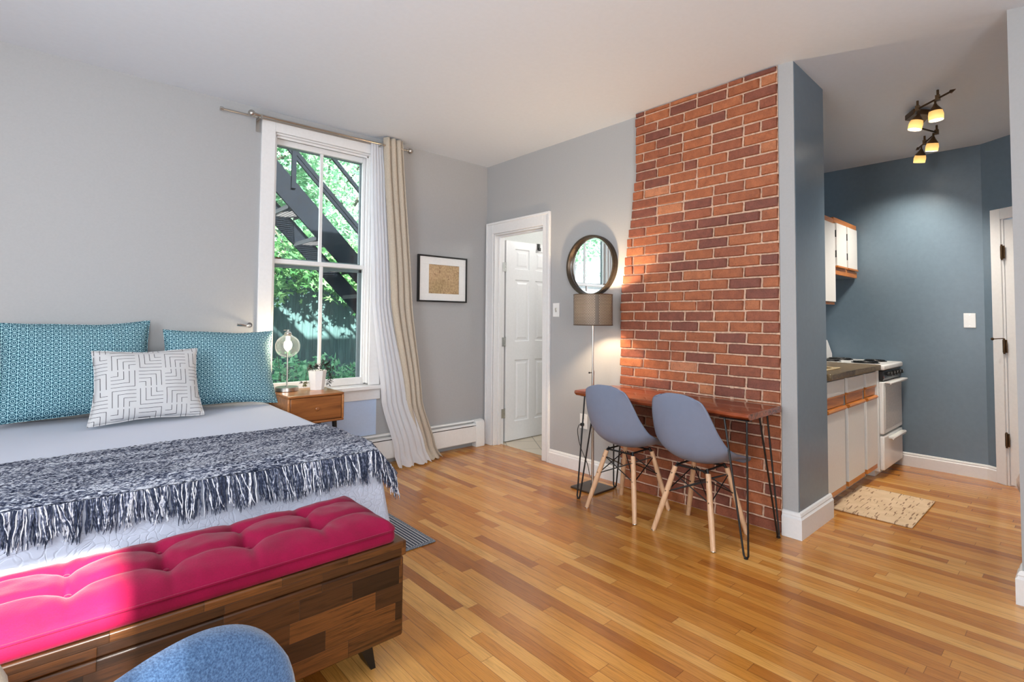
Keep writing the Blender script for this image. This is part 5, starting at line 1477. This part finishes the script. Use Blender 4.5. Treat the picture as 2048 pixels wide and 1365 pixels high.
for k in range(5):
    a = -PI/2+(k-2)*0.95+PI; 
    tip = {0: 0.62, 1: 0.88, 2: 1.0, 3: 0.88, 4: 0.62}[k]
    MAPLE += [(tip*math.sin((k-2)*0.95), tip*math.cos((k-2)*0.95))]
    if k < 4: MAPLE += [(0.36*math.sin((k-1.5)*0.95), 0.36*math.cos((k-1.5)*0.95))]
MAPLE = [(-0.1, -0.12)]+MAPLE+[(0.1, -0.12)]
def foliage(name, pts, size, mat, parent, shape='maple'):
    verts, faces, cols = [], [], []
    for p in pts:
        s_ = size*random.uniform(0.6, 1.25); nrm = Vector((random.gauss(0, 0.6), random.gauss(-0.5, 0.6), random.gauss(0.7, 0.5))).normalized()
        u, v = frame_of(nrm); a = random.uniform(0, 2*PI); u2 = u*math.cos(a)+v*math.sin(a); v2 = nrm.cross(u2)
        base = len(verts); P_ = Vector(p)
        for (x, y) in (MAPLE if shape == 'maple' else [(-0.25, 0), (-0.18, 0.5), (0, 1), (0.18, 0.5), (0.25, 0)]):
            verts.append(P_+(u2*x+v2*y)*s_+nrm*(-0.12*abs(x)*s_))
        n_ = len(MAPLE) if shape == 'maple' else 5
        faces.append(list(range(base, base+n_))); cols.append(random.random())
    me = bpy.data.meshes.new(name); me.from_pydata([tuple(v) for v in verts], [], faces)
    ca = me.color_attributes.new('rnd', 'FLOAT_COLOR', 'CORNER')
    data = []
    for f, c in zip(faces, cols): data += [c, c, c, 1.0]*len(f)
    ca.data.foreach_set('color', data)
    me.materials.append(mat); o = bpy.data.objects.new(name, me); COL.objects.link(o); o.parent = parent
    if parent is not None:
        for v in me.vertices: v.co -= Vector(parent.location)
    return o
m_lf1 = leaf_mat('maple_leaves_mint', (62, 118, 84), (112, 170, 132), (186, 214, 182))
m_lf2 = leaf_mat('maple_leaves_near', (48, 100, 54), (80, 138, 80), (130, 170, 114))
m_lf3 = leaf_mat('fern_leaves', (46, 112, 80), (90, 160, 114), (160, 210, 168))
m_lf4 = leaf_mat('yellow_green_leaves', (110, 150, 64), (164, 196, 96), (206, 222, 146))
m_bark = plain('grey_bark', (84, 78, 66), 0.9, var=0.2, bscale=20, bstr=0.4)
def tree(loc, h, rx, rz_, n, size, mat, label, seed, zc=None, clumps=26):
    random.seed(seed); t = thing('tree', label, 'tree', loc, 0, 'maples in the garden')
    bm = B(); L0 = Vector(loc); tube(bm, [L0, L0+Vector((0.1, 0, h*0.4)), L0+Vector((-0.05, 0.1, h*0.75))], [0.16, 0.12, 0.06], 10)
    C_ = L0+Vector((0, 0, zc if zc else h*0.7)); pts = []
    cl = []
    for i in range(clumps):
        a = random.uniform(0, 2*PI); b_ = math.acos(random.uniform(-1, 1)); r = random.uniform(0.45, 0.95)
        c = C_+Vector((rx*r*math.sin(b_)*math.cos(a), rx*r*math.sin(b_)*math.sin(a), rz_*r*math.cos(b_))); cl.append(c)
        if i % 3 == 0: tube(bm, [L0+Vector((0, 0, h*0.45)), C_.lerp(c, 0.4), c], [0.05, 0.03, 0.012], 6)
    for i in range(n):
        c = random.choice(cl); pts.append(c+Vector((random.gauss(0, rx*0.16), random.gauss(0, rx*0.16), random.gauss(0, rz_*0.11))))
    part('trunk', bm, m_bark, t); foliage('leaves', pts, size, mat, t)
    return t
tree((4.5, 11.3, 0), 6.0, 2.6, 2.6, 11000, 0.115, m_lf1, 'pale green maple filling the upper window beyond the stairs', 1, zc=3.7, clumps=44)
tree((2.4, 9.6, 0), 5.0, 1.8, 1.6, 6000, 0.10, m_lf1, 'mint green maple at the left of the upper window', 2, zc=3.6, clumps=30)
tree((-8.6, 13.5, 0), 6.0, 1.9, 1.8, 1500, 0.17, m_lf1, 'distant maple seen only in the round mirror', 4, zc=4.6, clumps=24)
# overhanging branch in front of the fence
random.seed(8)
br_ = thing('maple_branch', 'bright green maple branches drooping over the fence', 'tree branch', (2.6, 7.4, 2.2))
bm = B(); pts = []
for (x_, z_, n_, sx_) in ((2.35, 1.95, 150, 0.30), (2.62, 1.80, 150, 0.22), (2.22, 1.60, 70, 0.10), (2.95, 1.95, 220, 0.30), (3.35, 1.62, 170, 0.22), (3.15, 1.72, 160, 0.22), (3.75, 1.55, 140, 0.25), (2.5, 2.2, 200, 0.4), (3.3, 2.15, 260, 0.4), (3.9, 1.9, 160, 0.3)):
    tube(bm, [(x_, 7.75, 2.5), (x_, 7.3, (z_+2.5)/2), (x_, 7.15, z_)], [0.012, 0.009, 0.005], 5)
    for k in range(n_): pts.append((x_+random.gauss(0, sx_*0.6), 7.15+random.gauss(0, 0.18), z_+random.gauss(0, 0.10)))
part('twigs', bm, m_bark, br_); foliage('leaves', pts, 0.085, m_lf2, br_)
def shrub(loc, rx, rz_, n, mat, label, seed, size=0.07, group='shrubs at the fence foot'):
    random.seed(seed); t = thing('shrub', label, 'shrub', loc, 0, group); bm = B(); L0 = Vector(loc); pts = []
    for i in range(14):
        a = random.uniform(0, 2*PI); c = L0+Vector((rx*0.7*math.cos(a)*random.random(), rx*0.5*math.sin(a)*random.random(), rz_*random.uniform(0.5, 1)))
        tube(bm, [L0, c], [0.008, 0.003], 5)
    for i in range(n):
        a = random.uniform(0, 2*PI); r = math.sqrt(random.random()); pts.append(L0+Vector((rx*r*math.cos(a), rx*0.6*r*math.sin(a), rz_*(random.random()**0.6)*(1-0.5*r*r)+0.02)))
    part('stems', bm, m_bark, t); foliage('leaves', pts, size, mat, t, 'blade'); return t
shrub((2.05, 6.2, 0), 0.42, 0.85, 900, m_lf3, 'green fern at the lower left of the window behind the lamp', 31)
shrub((2.60, 6.5, 0), 0.42, 0.78, 900, m_lf3, 'green fern at the fence foot left of the window bar', 32)
shrub((3.05, 6.6, 0), 0.30, 0.66, 500, m_lf3, 'dim green shrub behind the white pot', 33)
shrub((3.30, 6.35, 0), 0.30, 0.62, 500, m_lf4, 'yellow green shrub at the lower right of the window', 34)
# fire escape
m_iron = plain('blue_black_iron', (7, 13, 22), 0.8, var=0.1, bscale=14, bstr=0.1, spec=0.15)
m_grate = plain('iron_grating', (40, 38, 42), 0.5, var=0.1, bstr=0)
fe_ = thing('iron_staircase', 'dark iron outdoor staircase crossing the window diagonally', 'stairs', (2.4, 5.8, 0))
def sz(x, off=0.0): return 2.28-(x-2.2)*1.0+off
def beam(y, x0, x1, o0, o1, t_=0.03):
    bm = B(); pts = [(x0, sz(x0, o0)), (x1, sz(x1, o0)), (x1, sz(x1, o1)), (x0, sz(x0, o1))]
    a = [bm.verts.new((x, y, z)) for x, z in pts]; c = [bm.verts.new((x, y+t_, z)) for x, z in pts]
    bm.faces.new(a); bm.faces.new(c[::-1])
    for i in range(4): bm.faces.new((a[i], a[(i+1) % 4], c[(i+1) % 4], c[i]))
    return bm
for y_ in (5.5, 6.22):
    part('stringer', beam(y_, 0.5, 4.3, 0.0, -0.27), m_iron, fe_)
for y_, off, tt in ((5.5, 0.055, 0.02), (5.5, 0.40, 0.02), (5.5, 0.82, 0.03), (6.24, 0.82, 0.03)):
    part('handrail', beam(y_, 0.5, 4.2, off, off-0.055, tt), m_iron, fe_)
for x_ in (1.84, 3.2):
    bm = B(); box(bm, x_-0.022, x_+0.022, 5.47, 5.50, sz(x_, -0.05), sz(x_, 0.86)); part('post', bm, m_iron, fe_)
for k in range(12):
    x_ = 0.75+k*0.30; z_ = sz(x_, -0.10)
    if z_ > 3.6 or z_ < 0.15: continue
    bm = B(); y0, y1 = 5.53, 6.22
    for i in range(8): box(bm, x_-0.14+i*0.04, x_-0.136+i*0.04, y0, y1, z_-0.015, z_)
    for i in range(18): box(bm, x_-0.14, x_+0.145, y0+i*0.04, y0+i*0.04+0.004, z_-0.015, z_-0.003)
    box(bm, x_-0.145, x_-0.139, y0, y1, z_-0.045, z_); box(bm, x_+0.14, x_+0.146, y0, y1, z_-0.045, z_)
    part('tread', bm, m_grate, fe_, smooth=0)
